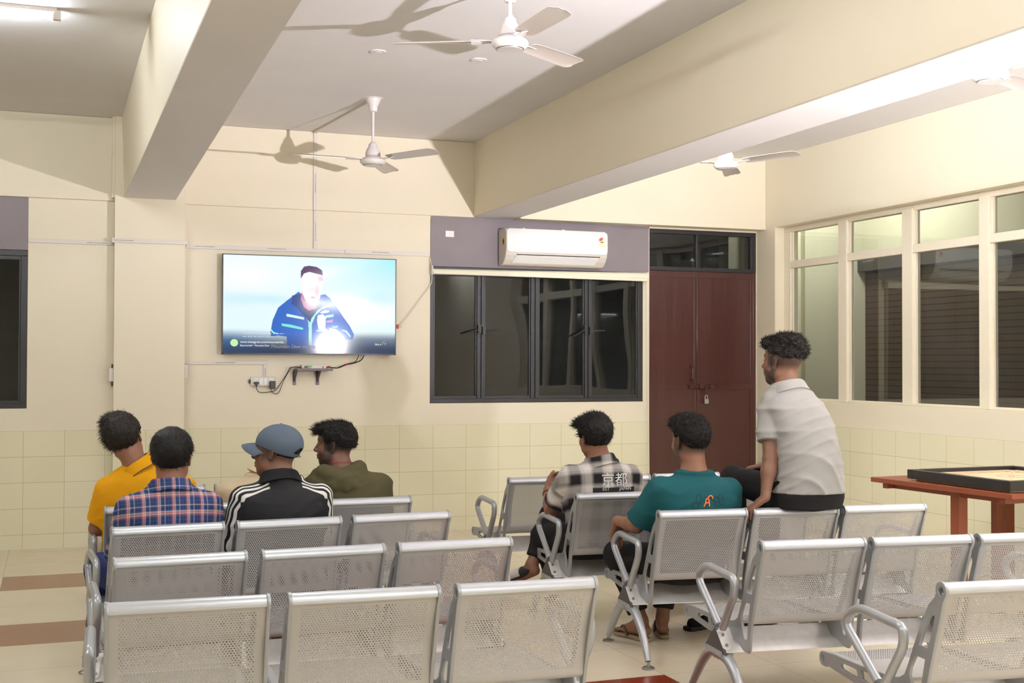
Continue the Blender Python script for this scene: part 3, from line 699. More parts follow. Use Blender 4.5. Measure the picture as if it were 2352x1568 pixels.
# rolled blind, its roll thicker towards the right
bl = empty('roller_blind', (4.10, 10.255, 2.238)); tag(bl, 'rolled up cream roller blind across the top of the black window', 'blind')
m = MB(); m.tube([(-1.03 + 2.055 * t, 0, -0.001 + 0.006 * t) for t in np.linspace(0, 1, 24)], [0.024 + 0.010 * t + 0.006 * max(0, t - 0.4) * 2 for t in np.linspace(0, 1, 24)], 16); m.build('fabric_roll', M['blind'], bl, smooth=True)
MB().box(-1.028, -0.035, -0.028, 1.02, -0.022, -0.010, Matrix.Rotation(0.007, 4, 'Y')).build('bottom_bar', M['blind'], bl, bevel=0.002)
for s in (-1.036, 1.026): MB().box(s, -0.02, -0.03, s + 0.012, 0.04, 0.05).build('end_bracket', M['white_plastic'], bl, bevel=0.002)
m = MB(); m.tube([(1.035, -0.02, 0.03), (1.037, -0.022, -0.6), (1.045, -0.02, -1.35), (1.05, -0.02, -2.05)], 0.0028, 6); m.tube([(1.015, -0.02, 0.0), (1.02, -0.022, -0.6), (1.03, -0.02, -1.35), (1.043, -0.02, -2.04)], 0.0028, 6)
m.build('pull_cord', M['cord'], bl)
m = MB(); m.tube(smooth_path([(3.06, YB - 0.02, 2.36), (3.066, YB - 0.03, 2.27), (3.064, YB - 0.03, 2.13), (2.95, YB - 0.035, 1.97), (2.80, YB - 0.05, 1.775), (2.765, YB - 0.055, 1.752), (2.79, YB - 0.05, 1.748), (2.80, YB - 0.05, 1.77)], 8), 0.0035, 6)
o = m.build('hanging_cord', M['cord'], smooth=True); tag(o, 'white cord hanging from the blind to the right edge of the television', 'cord')
MB().box(2.738, YB - 0.075, 1.738, 2.765, YB - 0.045, 1.775).build('cord_knot', M['red'], o)

# ------------------------------------------------------------------ cable trunking, sockets, shelf
def trunk(parts, label, marks=()):
    m = MB()
    for q in parts: m.box(*q)
    o = m.build('cable_trunking', M['white_plastic'], bevel=0.002); tag(o, label, 'cable trunking', 'white cable trunking on the walls')
    rnd = random.Random(7)
    for (x, y, z, vert) in marks:
        k = MB(); p = 0
        while p < 0.15:
            q = rnd.uniform(0.004, 0.014)
            if vert: k.box(x - 0.002, y - 0.0006, z - p - q, x + 0.003, y, z - p)
            else: k.box(x + p, y - 0.0006, z - 0.002, x + p + q, y, z + 0.003)
            p += q + rnd.uniform(0.003, 0.006)
        k.build('printed_line', M['print'], o)
    return o
trunk([(-0.178, YB - 0.014, 2.372, 0.452, YB, 2.404)], 'white cable trunking beside the grey board left of the column', [(0.25, YB - 0.014, 2.384, False)])
trunk([(0.432, 10.165 - 0.016, 2.384, 1.006, 10.165, 2.418), (0.432, 10.165, 2.384, 0.452, 10.29, 2.418), (0.992, 10.165, 2.384, 1.006, 10.29, 2.418)], 'white cable trunking wrapped round the column', [(0.44, 10.149, 2.40, False)])
trunk([(1.006, YB - 0.014, 2.368, 2.31, YB, 2.402), (2.312, YB - 0.014, 2.368, 3.062, YB, 2.402)], 'long white horizontal cable trunking just above the television', [(1.08, YB - 0.014, 2.385, False), (1.66, YB - 0.014, 2.387, False), (2.55, YB - 0.014, 2.387, False)])
trunk([(2.036, YB - 0.042, 2.722, 2.066, YB - 0.028, ZC), (2.044, YB - 0.014, 2.402, 2.074, YB, 2.722)], 'white vertical cable trunking running down from ceiling to television', [(2.05, YB - 0.042, 3.02, True), (2.057, YB - 0.014, 2.62, True)])
tr = MB(); tr.hexa([(2.03, YB - 0.03, ZC - 0.016), (2.06, YB - 0.03, ZC - 0.016), (2.205, 8.87, ZC - 0.016), (2.175, 8.87, ZC - 0.016)], [(2.03, YB - 0.03, ZC), (2.06, YB - 0.03, ZC), (2.205, 8.87, ZC), (2.175, 8.87, ZC)])
o = tr.build('cable_trunking', M['white_plastic'], bevel=0.002); tag(o, 'white cable trunking along the ceiling from wall to ceiling fan', 'cable trunking', 'white cable trunking on the walls')
trunk([(0.993, YB - 0.014, 1.430, 1.662, YB, 1.458), (1.634, YB - 0.014, 1.329, 1.662, YB, 1.430)], 'white cable trunking leading to the sockets under the television', [(1.25, YB - 0.014, 1.444, False), (1.648, YB - 0.014, 1.40, True)])
sb = empty('socket_board', (1.635, YB, 1.291)); tag(sb, 'white socket board on the wall under the television', 'socket')
MB().box(-0.105, -0.032, -0.038, 0.10, 0, 0.038).build('plate', M['white_plastic'], sb, bevel=0.006)
for x in (-0.062, -0.022, 0.016, 0.058):
    m = MB(); m.box(x - 0.014, -0.035, -0.026, x + 0.014, -0.030, 0.028); s = m.build('switch_module' if x in (-0.022, 0.016) else 'socket_face', M['white_gloss'], sb, bevel=0.001)
    if x not in (-0.022, 0.016):
        m = MB(); m.box(x - 0.003, -0.0356, 0.008, x + 0.003, -0.0349, 0.014); m.build('pin_hole', M['black_gap'], s)
MB().tube([(-0.118, -0.01, 0), (-0.103, -0.01, 0)], 0.015, 12).build('side_grommet', M['cap'], sb, smooth=True)
pg = empty('plug', (1.573, YB - 0.034, 1.279)); tag(pg, 'black mains plug in the left socket under the television', 'plug')
m = MB(); m.prism([(-0.022, 0.0), (-0.014, 0.010), (0.014, 0.010), (0.022, 0.0), (0.008, -0.016), (0.004, -0.03), (-0.004, -0.03), (-0.008, -0.016)], lambda u, v, w: (u, w, v), -0.028, 0.0); m.build('plug_body', M['black_plastic'], pg, bevel=0.003)
m = MB(); m.tube(smooth_path([(0, -0.014, -0.026), (0.004, -0.006, -0.05), (0.035, 0.012, -0.078), (0.115, 0.012, -0.074), (0.15, 0.012, -0.066), (0.185, 0.01, -0.03), (0.245, 0.0, 0.065), (0.27, -0.03, 0.122), (0.30, -0.06, 0.13), (0.36, -0.06, 0.126)], 8), 0.003, 8); m.build('lead', M['cable'], pg, smooth=True)
ad = empty('power_adapter', (1.703, YB - 0.034, 1.262)); tag(ad, 'black power adapter in the right socket under the television', 'adapter')
MB().box(-0.023, -0.035, -0.033, 0.023, 0, 0.033).build('adapter_body', M['black_plastic'], ad, bevel=0.004)
MB().box(0.012, -0.037, -0.033, 0.020, -0.033, -0.027).build('red_mark', M['red'], ad)
m = MB(); m.tube(smooth_path([(-0.006, -0.014, -0.03), (-0.005, 0.004, -0.05), (0.015, 0.012, -0.068), (0.045, 0.012, -0.073), (0.065, 0.012, -0.05), (0.078, 0.012, -0.015), (0.10, 0.0, 0.045), (0.135, -0.03, 0.115), (0.165, -0.062, 0.149), (0.232, -0.064, 0.145)], 8), 0.0024, 8); m.build('lead', M['cable'], ad, smooth=True)
sh = empty('wall_shelf', (1.99, YB, 1.379)); tag(sh, 'small scuffed grey metal bracket shelf under the television', 'shelf')
MB().box(-0.107, -0.172, 0, 0.192, -0.002, 0.019).build('shelf_top', M['shelf'], sh, bevel=0.002)
for x in (-0.098, 0.096):
    m = MB(); m.box(x - 0.013, -0.008, -0.118, x + 0.013, 0, 0); m.hexa([(x - 0.003, -0.008, -0.10), (x + 0.003, -0.008, -0.10), (x + 0.003, -0.002, -0.10), (x - 0.003, -0.002, -0.10)], [(x - 0.003, -0.15, 0), (x + 0.003, -0.15, 0), (x + 0.003, -0.002, 0), (x - 0.003, -0.002, 0)])
    br = m.build('bracket', M['shelf'], sh)
    for z in (-0.038, -0.098): m = MB(); m.lathe([(0.0045, 0), (0.0035, 0.003)], n=10, mat=Matrix.Translation((x, -0.008, z)) @ Matrix.Rotation(PI / 2, 4, 'X')); m.build('screw', M['bolt'], br)
st = empty('set_top_box', (2.028, YB - 0.155, 1.398)); tag(st, 'slim pale set top box with green display on the wall shelf', 'set top box')
MB().box(-0.10, 0, 0.0, 0.10, 0.12, 0.028).build('box_case', M['white_plastic'], st, bevel=0.003)
m = MB(); m.prism([(-0.088, 0.004), (-0.03, 0.004), (-0.014, 0.023), (-0.079, 0.023)], lambda u, v, w: (u, w, v), -0.0015, 0.0); m.build('display_window', M['black_plastic'], st)
m = MB(); m.box(-0.052, -0.0022, 0.008, -0.024, -0.001, 0.018); m.build('green_digits', M['green_led'], st)
m = MB(); m.box(-0.06, -0.0022, 0.008, -0.055, -0.001, 0.018); m.build('red_digit', M['red'], st)
MB().box(0.066, -0.0015, 0.010, 0.08, 0, 0.017).build('button', M['dark_sticker'], st)
cb = MB(); cb.tube(smooth_path([(2.13, 10.21, 1.413), (2.17, 10.19, 1.408), (2.235, 10.19, 1.404), (2.31, 10.2, 1.43), (2.39, 10.22, 1.447), (2.45, 10.235, 1.475), (2.475, 10.24, 1.53)], 8), 0.0048, 8)
cb.tube(smooth_path([(2.235, 10.19, 1.406), (2.31, 10.2, 1.434), (2.385, 10.22, 1.452), (2.42, 10.235, 1.50), (2.43, 10.24, 1.53)], 8), 0.0036, 8)
o = cb.build('video_cable', M['cable'], smooth=True); tag(o, 'black cables running from the set top box up behind the television', 'cable')
for p in ((2.158, 10.19, 1.411), (2.305, 10.2, 1.430)):
    MB().tube([(p[0] - 0.012, p[1], p[2] - 0.002), (p[0] + 0.012, p[1], p[2] + 0.004)], 0.007, 8).build('red_tape', M['red'], o, smooth=True)
for x0, x1, z, lab in ((0.420, 0.452, 1.345, 'white switch box on the left side of the column'), (0.992, 1.018, 1.372, 'white switch box on the right side of the column')):
    o = MB().box(x0, 10.19, z - 0.05, x1, 10.27, z + 0.055).build('switch_box', M['white_plastic'], bevel=0.003); tag(o, lab, 'switch box')
    if x0 < 0.5: MB().box(0.438, 10.20, z - 0.088, 0.452, 10.225, z + 0.085).build('side_conduit', M['cap'], o)

# ------------------------------------------------------------------ ceiling fans and plates
def ceiling_fan(x, y, zh, az, label, col=None):
    f = empty('ceiling_fan', (x, y, zh)); tag(f, label, 'ceiling fan', 'three-blade ceiling fans')
    top = ZC - zh
    ch = min(0.10, top * 0.3)
    MB().lathe([(0.024, top - ch), (0.030, top - ch + 0.004), (0.034, top - ch * 0.6), (0.05, top - ch * 0.3), (0.058, top - 0.008), (0.058, top - 0.001)], n=28).build('canopy', M['fan_white'], f, smooth=True)
    MB().lathe([(0.075, top - 0.004), (0.075, top - 0.0003)], n=28).build('ceiling_plate', M['fan_white'], f)
    MB().tube([(0, 0, 0.10), (0, 0, top - ch + 0.01)], 0.0105, 14).build('downrod', M['fan_white'], f, smooth=True)
    s = 1.0
    MB().lathe([(0.05, 0.035), (0.056, 0.040), (0.054, 0.062), (0.046, 0.085), (0.034, 0.105), (0.030, 0.125), (0.016, 0.136), (0.014, 0.145)], n=28).build('rod_cover', M['fan_white'], f, smooth=True)
    MB().lathe([(0.02, -0.036), (0.066, -0.036), (0.069, -0.030), (0.080, -0.027), (0.093, -0.014), (0.096, 0.0), (0.090, 0.012), (0.072, 0.022), (0.05, 0.034), (0.03, 0.040)], n=40).build('motor', M['fan_white'], f, smooth=True)
    MB().tube([(0.069 * math.cos(a), 0.069 * math.sin(a), -0.031) for a in np.linspace(0, 2 * PI, 40, endpoint=False)], 0.0035, 8, closed=True).build('motor_ring', M['bolt'], f, smooth=True)
    for k in range(3):
        a = math.radians(az + 120 * k); R = Matrix.Rotation(a, 4, 'Z')
        tilt = Matrix.Rotation(math.radians(-11), 4, 'X')
        # outline of one blade, u outward, v across
        u = [0.15, 0.17, 0.22, 0.36, 0.50, 0.575, 0.60, 0.612]
        hw = [0.030, 0.050, 0.056, 0.060, 0.064, 0.064, 0.056, 0.035]
        vs = []; fs = []; nu = len(u)
        for i in range(nu):
            for t, dz in ((-1, 0.0), (-0.62, 0.005), (0, 0.003), (0.62, 0.005), (1, 0.0)):
                for th in (0.0012, -0.0012):
                    p = tilt @ Vector((0, t * hw[i], dz + th)); vs.append(R @ Vector((u[i], p.y, p.z + 0.012)))
        def idx(i, j, b): return (i * 5 + j) * 2 + b
        for i in range(nu - 1):
            for j in range(4):
                fs.append((idx(i, j, 0), idx(i + 1, j, 0), idx(i + 1, j + 1, 0), idx(i, j + 1, 0)))
                fs.append((idx(i, j, 1), idx(i, j + 1, 1), idx(i + 1, j + 1, 1), idx(i + 1, j, 1)))
            fs.append((idx(i, 0, 0), idx(i, 0, 1), idx(i + 1, 0, 1), idx(i + 1, 0, 0))); fs.append((idx(i, 4, 0), idx(i + 1, 4, 0), idx(i + 1, 4, 1), idx(i, 4, 1)))
        for i, fl in ((0, False), (nu - 1, True)):
            for j in range(4): fs.append((idx(i, j, 0), idx(i, j + 1, 0), idx(i, j + 1, 1), idx(i, j, 1)))
        b = MB().add(vs, fs).build('blade', M['fan_blade'], f, smooth=True)
        m = MB(); m.hexa([R @ Vector(v) for v in ((0.085, -0.022, 0.006), (0.20, -0.024, 0.004), (0.20, 0.024, 0.014), (0.085, 0.022, 0.006))], [R @ Vector(v) for v in ((0.085, -0.022, 0.011), (0.20, -0.024, 0.008), (0.20, 0.024, 0.018), (0.085, 0.022, 0.011))])
        m.build('blade_iron', M['fan_white'], b)
    return f
ceiling_fan(2.187, 8.821, 2.92, 62, 'ceiling fan with long rod in front of the television wall')
ceiling_fan(2.178, 5.908, 3.08, 33, 'ceiling fan with short rod nearest the top of the picture')
ceiling_fan(4.665, 8.019, 2.92, -65, 'ceiling fan hanging just right of the wide beam near the maroon door')
ceiling_fan(4.654, 5.253, 2.98, -96, 'ceiling fan at the right edge in the brightly lit bay')
for x, y, lab in ((1.882, 7.474, 'left round cover plate on the ceiling between the fans'), (2.535, 7.447, 'right round cover plate on the ceiling between the fans')):
    o = MB().lathe([(0.05, ZC - 0.006), (0.05, ZC)], c=(x, y, 0), n=28).build('ceiling_cover_plate', M['ceil']); tag(o, lab, 'cover plate')
    MB().lathe([(0.022, ZC - 0.009), (0.026, ZC - 0.006)], c=(x, y, 0), n=20).build('centre_boss', M['fan_white'], o)

# ------------------------------------------------------------------ benches
def bench_proto(W, G, label):
    """three seats on a triangular beam; x runs along the bench, y towards its front"""
    e = empty('waiting_bench')
    tag(e, label, 'bench', 'three-seat perforated metal benches')
    P = W + G; tot = 3 * W + 2 * G
    def circ(cu, cv, r, n=18): return [(cu + r * math.cos(2 * PI * k / n), cv + r * math.sin(2 * PI * k / n)) for k in range(n)]
    R0 = 0.029
    outline = [(0 + R0 * math.cos(a), 0.722 + R0 * math.sin(a)) for a in np.linspace(math.radians(-22), math.radians(200), 16)]
    outline += [(-0.012, 0.69), (0.018, 0.60), (0.052, 0.50), (0.078, 0.42), (0.092, 0.36), (0.100, 0.295), (0.112, 0.283), (0.15, 0.283), (0.20, 0.300), (0.30, 0.315), (0.44, 0.296), (0.52, 0.292), (0.64, 0.300), (0.745, 0.308), (0.768, 0.300)]
    outline += [(0.79 + 0.026 * math.cos(a), 0.326 + 0.026 * math.sin(a)) for a in np.linspace(math.radians(-110), math.radians(95), 12)]
    outline += [(0.70, 0.358), (0.50, 0.364), (0.32, 0.374), (0.25, 0.386), (0.215, 0.405), (0.195, 0.44), (0.165, 0.50), (0.12, 0.585), (0.07, 0.665), (0.036, 0.695)]
    cuts = [circ(0, 0.722, 0.0165), circ(0.789, 0.326, 0.0145), [(0.040, 0.655), (0.034, 0.63), (0.060, 0.555), (0.078, 0.522), (0.128, 0.522), (0.105, 0.57), (0.06, 0.64)],
            [(0.090, 0.485), (0.150, 0.485), (0.182, 0.435), (0.188, 0.41), (0.155, 0.335), (0.135, 0.325), (0.118, 0.34), (0.112, 0.40)],
            [(0.64, 0.344), (0.655, 0.330), (0.64, 0.318), (0.535, 0.312), (0.525, 0.325), (0.535, 0.345)], [(0.505, 0.350), (0.498, 0.318), (0.45, 0.312), (0.34, 0.335), (0.345, 0.352), (0.40, 0.356)]]
    rc = 0.6
    plate_mesh = None
    for k in range(3):
        x0 = k * P
        for xs in (x0 + 0.006, x0 + W - 0.006):
            if plate_mesh is None:
                s = shape2d('side_frame', [outline] + cuts, lambda u, v, w: (w, u, v), 0.012, M['frame_metal'], e); plate_mesh = s.data
            else:
                s = bpy.data.objects.new('side_frame', plate_mesh); COL.objects.link(s); s.parent = e
            s.location = (xs, 0, 0)
        # rolled top edge
        m = MB(); arc = [(0.0275 * math.cos(a), 0.722 + 0.0275 * math.sin(a)) for a in np.linspace(math.radians(-25), math.radians(190), 18)]
        vs = []; fs = []
        for (u, v) in arc:
            d = Vector((u, v - 0.722)).normalized() * 0.002
            for xx in (x0 + 0.011, x0 + W - 0.003): vs += [(xx, u, v), (xx, u - d.x, v - d.y)]
        for i in range(len(arc) - 1):
            a = 4 * i; fs += [(a, a + 2, a + 6, a + 4), (a + 1, a + 5, a + 7, a + 3), (a, a + 4, a + 5, a + 1), (a + 2, a + 3, a + 7, a + 6)]
        m.add(vs, fs).build('top_rail', M['rail'], e, smooth=True)
        # perforated sheets
        for nm, path, mg in (('backrest', [(-0.014, 0.722), (-0.010, 0.700), (0.004, 0.67), (0.022, 0.63), (0.044, 0.58), (0.064, 0.51), (0.076, 0.45), (0.082, 0.415), (0.094, 0.402), (0.11, 0.40)], (0.028, 0.022, 0.058)),
                             ('seat', [(0.205, 0.395), (0.222, 0.380), (0.26, 0.373), (0.36, 0.365), (0.5, 0.359), (0.68, 0.356), (0.76, 0.352), (0.788, 0.349), (0.808, 0.338), (0.813, 0.322), (0.803, 0.306)], (0.028, 0.03, 0.075))):
            pp = smooth_path([(0, a, b) for a, b in path], 4); pp = [(p.y, p.z) for p in pp]
            s_ = [0.0]
            for i in range(1, len(pp)): s_.append(s_[-1] + math.hypot(pp[i][0] - pp[i - 1][0], pp[i][1] - pp[i - 1][1]))
            Lh = s_[-1]; xa, xb = x0 + 0.012, x0 + W - 0.012
            nx = 5; vs = []; uv = []; fd = []
            for (u, v), s in zip(pp, s_):
                for j in range(nx + 1):
                    xx = xa + (xb - xa) * j / nx
                    vs.append((xx, u, v)); uv.append((xx - x0, s))
                    fd.append(((xx - (xa + xb) / 2) / ((xb - xa) / 2 - mg[0]), (s - (mg[1] + (Lh - mg[1] - mg[2]) / 2)) / ((Lh - mg[1] - mg[2]) / 2)))
            fs = [(i * (nx + 1) + j, i * (nx + 1) + j + 1, (i + 1) * (nx + 1) + j + 1, (i + 1) * (nx + 1) + j) for i in range(len(pp) - 1) for j in range(nx)]
            me = bpy.data.meshes.new(nm); me.from_pydata(vs, [], fs); me.update()
            for lname, src in (('holes', uv), ('field', fd)):
                l = me.uv_layers.new(name=lname)
                for lp in me.loops: l.data[lp.index].uv = src[lp.vertex_index]
            me.materials.append(M['perf']); me.polygons.foreach_set('use_smooth', [True] * len(me.polygons))
            o = bpy.data.objects.new(nm, me); COL.objects.link(o); o.parent = e
    # beam
    A, Bk, Fr = (0.305, 0.350), (0.205, 0.264), (0.405, 0.264)
    MB().prism([Bk, Fr, A], lambda u, v, w: (w, u, v), -0.052, tot + 0.052).build('beam', M['beam_galv'], e, bevel=0.004)
    for xx, sgn in ((-0.052, -1), (tot + 0.052, 1)):
        MB().prism([(Bk[0] - 0.004, Bk[1] - 0.004), (Fr[0] + 0.004, Fr[1] - 0.004), (A[0], A[1] + 0.006)], lambda u, v, w: (w, u, v), xx - 0.001 * sgn, xx + 0.012 * sgn).build('end_cap', M['cap'], e, bevel=0.003)
        la = xx - sgn * 0.010
        # armrest loop with its foot plate and two bolts
        pth = round_path([(la, 0.272, 0.352), (la, 0.150, 0.515), (la, 0.150, 0.578), (la, 0.455, 0.588), (la, 0.548, 0.520), (la, 0.310, 0.358)][::1], [0.06, 0.045, 0.07, 0.07], 7)
        MB().tube(pth, 0.0165, 14).build('armrest', M['silver'], e, smooth=True)
        ar = e.children[-1]
        nv = Vector((0, -(A[1] - Bk[1]), (A[0] - Bk[0]))).normalized()   # outward normal of the rear face
        tv_ = Vector((0, A[0] - Bk[0], A[1] - Bk[1])).normalized()
        def rear(s, lx, off): p = Vector((la + lx, Bk[0], Bk[1])) + tv_ * s + nv * off; return p
        pl_ = []; 
        for k in range(9): a = PI * k / 8; pl_.append((0.019 * math.cos(a), 0.032 - 0.019 * math.sin(a)))
        pl_ += [(-0.020, 0.115), (0.020, 0.115)]
        m = MB(); m.prism([(p[0], p[1]) for p in pl_], lambda u, v, w: tuple(rear(v, u, w)), 0.0, 0.004); m.build('arm_plate', M['beam_galv'], ar, bevel=0.001)
        for s in (0.036, 0.088):
            m = MB(); c = rear(s, 0, 0.004); d = rear(s, 0, 0.011); m.tube([c, d], [0.008, 0.006], 6); m.build('bolt', M['bolt'], ar)
        # leg
        m = MB()
        m.tube(smooth_path([(la, 0.29, 0.248), (la, 0.35, 0.246), (la, 0.42, 0.222), (la, 0.50, 0.158), (la, 0.565, 0.088), (la, 0.612, 0.035)], 5), [0.030 - 0.0145 * (k / 25) ** 0.7 for k in range(26)], 12)
        m.tube(smooth_path([(la, 0.32, 0.248), (la, 0.26, 0.246), (la, 0.19, 0.228), (la, 0.115, 0.172), (la, 0.055, 0.098), (la, 0.016, 0.035)], 5), [0.030 - 0.0145 * (k / 25) ** 0.7 for k in range(26)], 12)
        m.box(la - 0.028, 0.225, 0.245, la + 0.028, 0.385, 0.266)
        lg = m.build('leg', M['silver'], e, smooth=True)
        for fy in (0.618, 0.010):
            MB().lathe([(0.031, 0.0), (0.031, 0.007), (0.020, 0.013), (0.008, 0.016), (0.008, 0.034)], c=(la, fy, 0), n=20).build('foot_pad', M['bolt'], lg, smooth=True)
    return e
BL = (0.475, 0.052); BR = (0.452, 0.031)
left_rows = [((0.148, 3.783, -0.042), 'empty silver bench nearest the camera in the left block'),
             ((0.209, 4.639, 0.030), 'empty silver bench second from the camera in the left block'),
             ((0.241, 5.507, 0.066), 'silver bench holding the men in plaid shirt and black striped jacket'),
             ((0.243, 6.289, 0.0), 'silver bench holding the men in yellow shirt, beige shirt and olive hoodie'),
             ((0.352, 7.236, 0.030), 'silver bench furthest back in the left block, mostly hidden by the men')]
right_rows = [((2.671, 3.248, -0.118), 'silver bench nearest the camera at the bottom right corner'),
              ((2.621, 4.248, -0.125), 'empty silver bench second from the camera in the right block'),
              ((2.703, 5.284, -0.117), 'silver bench holding the man in teal and the man perched on its back'),
              ((2.645, 6.135, -0.075), 'silver bench holding the man in the black and white checked shirt'),
              ((2.614, 7.099, -0.048), 'empty silver bench furthest back in the right block, near the tiles')]
for rows, (W_, G_) in ((left_rows, BL), (right_rows, BR)):
    first = None
    for (x, y, a), lab in rows:
        if first is None: b_ = first = bench_proto(W_, G_, lab)
        else: b_ = copy_tree(first)
        b_.location = (x, y, 0); b_.rotation_euler = (0, 0, a); b_['label'] = lab

# ------------------------------------------------------------------ table and carrom board
tb = empty('table', (5.054, 5.545, 0), 0.081); tag(tb, 'red brown wooden table at the right edge under the game board', 'table')
MB().box(0, 0, 0.69, 1.16, 1.16, 0.72).build('tabletop', M['wood_red'], tb, bevel=0.003)
for lx, ly, s in ((0.10, 0.50, 0.035), (0.72, 0.80, 0.025), (1.02, 0.10, 0.035), (1.02, 1.0, 0.035)):
    m = MB().box(lx - s, ly - s, 0, lx + s, ly + s, 0.69); m.build('leg', M['wood_red'], tb, bevel=0.003)
m = MB(); m.box(0.03, 0.08, 0.655, 1.12, 0.12, 0.69); m.box(0.03, 1.04, 0.655, 1.12, 1.08, 0.69); m.box(0.08, 0.10, 0.655, 0.12, 1.06, 0.69); m.build('apron', M['wood_red'], tb)
cbd = empty('carrom_board', (5.070, 5.58, 0.7205), 0.034); tag(cbd, 'square carrom board with black rim lying on the wooden table', 'game board')
S = 0.86; t = 0.045
m = MB(); m.box(0, 0, 0.012, S, t, 0.068); m.box(0, S - t, 0.012, S, S, 0.068); m.box(0, t, 0.012, t, S - t, 0.068); m.box(S - t, t, 0.012, S, S - t, 0.068); m.build('rim', M['board_black'], cbd, bevel=0.003)
MB().box(0.04, 0.04, 0.0, S - 0.04, S - 0.04, 0.046).build('playing_surface', M['board_ply'], cbd)
m = MB()
def ring(cx_, cy_, r, w=0.0012): m.tube([(cx_ + r * math.cos(a), cy_ + r * math.sin(a), 0.0462) for a in np.linspace(0, 2 * PI, 40, endpoint=False)], w, 4, closed=True)
ring(S / 2, S / 2, 0.085); ring(S / 2, S / 2, 0.018)
for q in range(4):
    Rm = Matrix.Translation((S / 2, S / 2, 0)) @ Matrix.Rotation(q * PI / 2, 4, 'Z')
    a = -0.235; 
    for yy in (-0.285, -0.255): m.tube([tuple(Rm @ Vector((a, yy, 0.0462))), tuple(Rm @ Vector((-a, yy, 0.0462)))], 0.0012, 4)
    c = Rm @ Vector((a, -0.27, 0)); ring(c.x, c.y, 0.015); c = Rm @ Vector((-a, -0.27, 0)); ring(c.x, c.y, 0.015)
    m.tube([tuple(Rm @ Vector((-0.29, -0.29, 0.0462))), tuple(Rm @ Vector((-0.12, -0.12, 0.0462)))], 0.0012, 4)
m.build('board_lines', M['board_line'], cbd)
for cx_, cy_ in ((0.068, 0.068), (S - 0.068, 0.068), (0.068, S - 0.068), (S - 0.068, S - 0.068)):
    MB().lathe([(0.022, 0.0461), (0.022, 0.0466)], c=(cx_, cy_, 0), n=20).build('pocket', M['black_gap'], cbd)
#__PART3__
# ------------------------------------------------------------------ people: signed-distance bodies meshed with surface nets
def rotm(yaw, pitch, roll):
    """head / torso rotation: yaw to the right, pitch up, roll towards the right shoulder (radians)"""
    return np.array(Matrix.Rotation(-yaw, 3, 'Z') @ Matrix.Rotation(pitch, 3, 'X') @ Matrix.Rotation(roll, 3, 'Y'))
class Pr:
    def __init__(s, f, lo, hi, k=0.02, op='add'): s.f, s.lo, s.hi, s.k, s.op = f, np.array(lo, float), np.array(hi, float), k, op
def rc(a, b, ra, rb, k=0.02, op='add', cap=None, sq=None):
    """tapered capsule; cap=(point, normal) cuts it flat; sq=(axis vector, factor) flattens the section"""
    a = np.array(a, float); b = np.array(b, float); ab = b - a; L2 = float(ab @ ab) + 1e-9
    if sq is not None:
        ax = np.array(sq[0], float); ax -= ab * (ax @ ab) / L2; ax /= np.linalg.norm(ax)
    def f(X, Y, Z):
        px, py, pz = X - a[0], Y - a[1], Z - a[2]
        t = np.clip((px * ab[0] + py * ab[1] + pz * ab[2]) / L2, 0, 1)
        dx, dy, dz = px - t * ab[0], py - t * ab[1], pz - t * ab[2]
        if sq is not None:
            q = dx * ax[0] + dy * ax[1] + dz * ax[2]; m = (1 / sq[1] ** 2 - 1)
            d = np.sqrt(dx * dx + dy * dy + dz * dz + q * q * m) - (ra + (rb - ra) * t)
            if sq[1] < 1: d = d * (0.6 + 0.4 * sq[1])
        else: d = np.sqrt(dx * dx + dy * dy + dz * dz) - (ra + (rb - ra) * t)
        if cap is not None:
            c, n = cap; d = np.maximum(d, (X - c[0]) * n[0] + (Y - c[1]) * n[1] + (Z - c[2]) * n[2])
        return d
    r = max(ra, rb) * (max(1.0, sq[1]) if sq else 1.0)
    return Pr(f, np.minimum(a, b) - r, np.maximum(a, b) + r, k, op)
def el(c, r, R=None, k=0.02, op='add'):
    c = np.array(c, float); r = np.array(r, float); Rm = np.eye(3) if R is None else R
    def f(X, Y, Z):
        dx, dy, dz = X - c[0], Y - c[1], Z - c[2]
        u = Rm[0, 0] * dx + Rm[1, 0] * dy + Rm[2, 0] * dz; v = Rm[0, 1] * dx + Rm[1, 1] * dy + Rm[2, 1] * dz; w = Rm[0, 2] * dx + Rm[1, 2] * dy + Rm[2, 2] * dz
        k0 = np.sqrt((u / r[0]) ** 2 + (v / r[1]) ** 2 + (w / r[2]) ** 2) + 1e-9
        k1 = np.sqrt((u / r[0] ** 2) ** 2 + (v / r[1] ** 2) ** 2 + (w / r[2] ** 2) ** 2) + 1e-9
        return k0 * (k0 - 1) / k1
    e = np.sqrt((Rm ** 2) @ (r ** 2))
    return Pr(f, c - e, c + e, k, op)
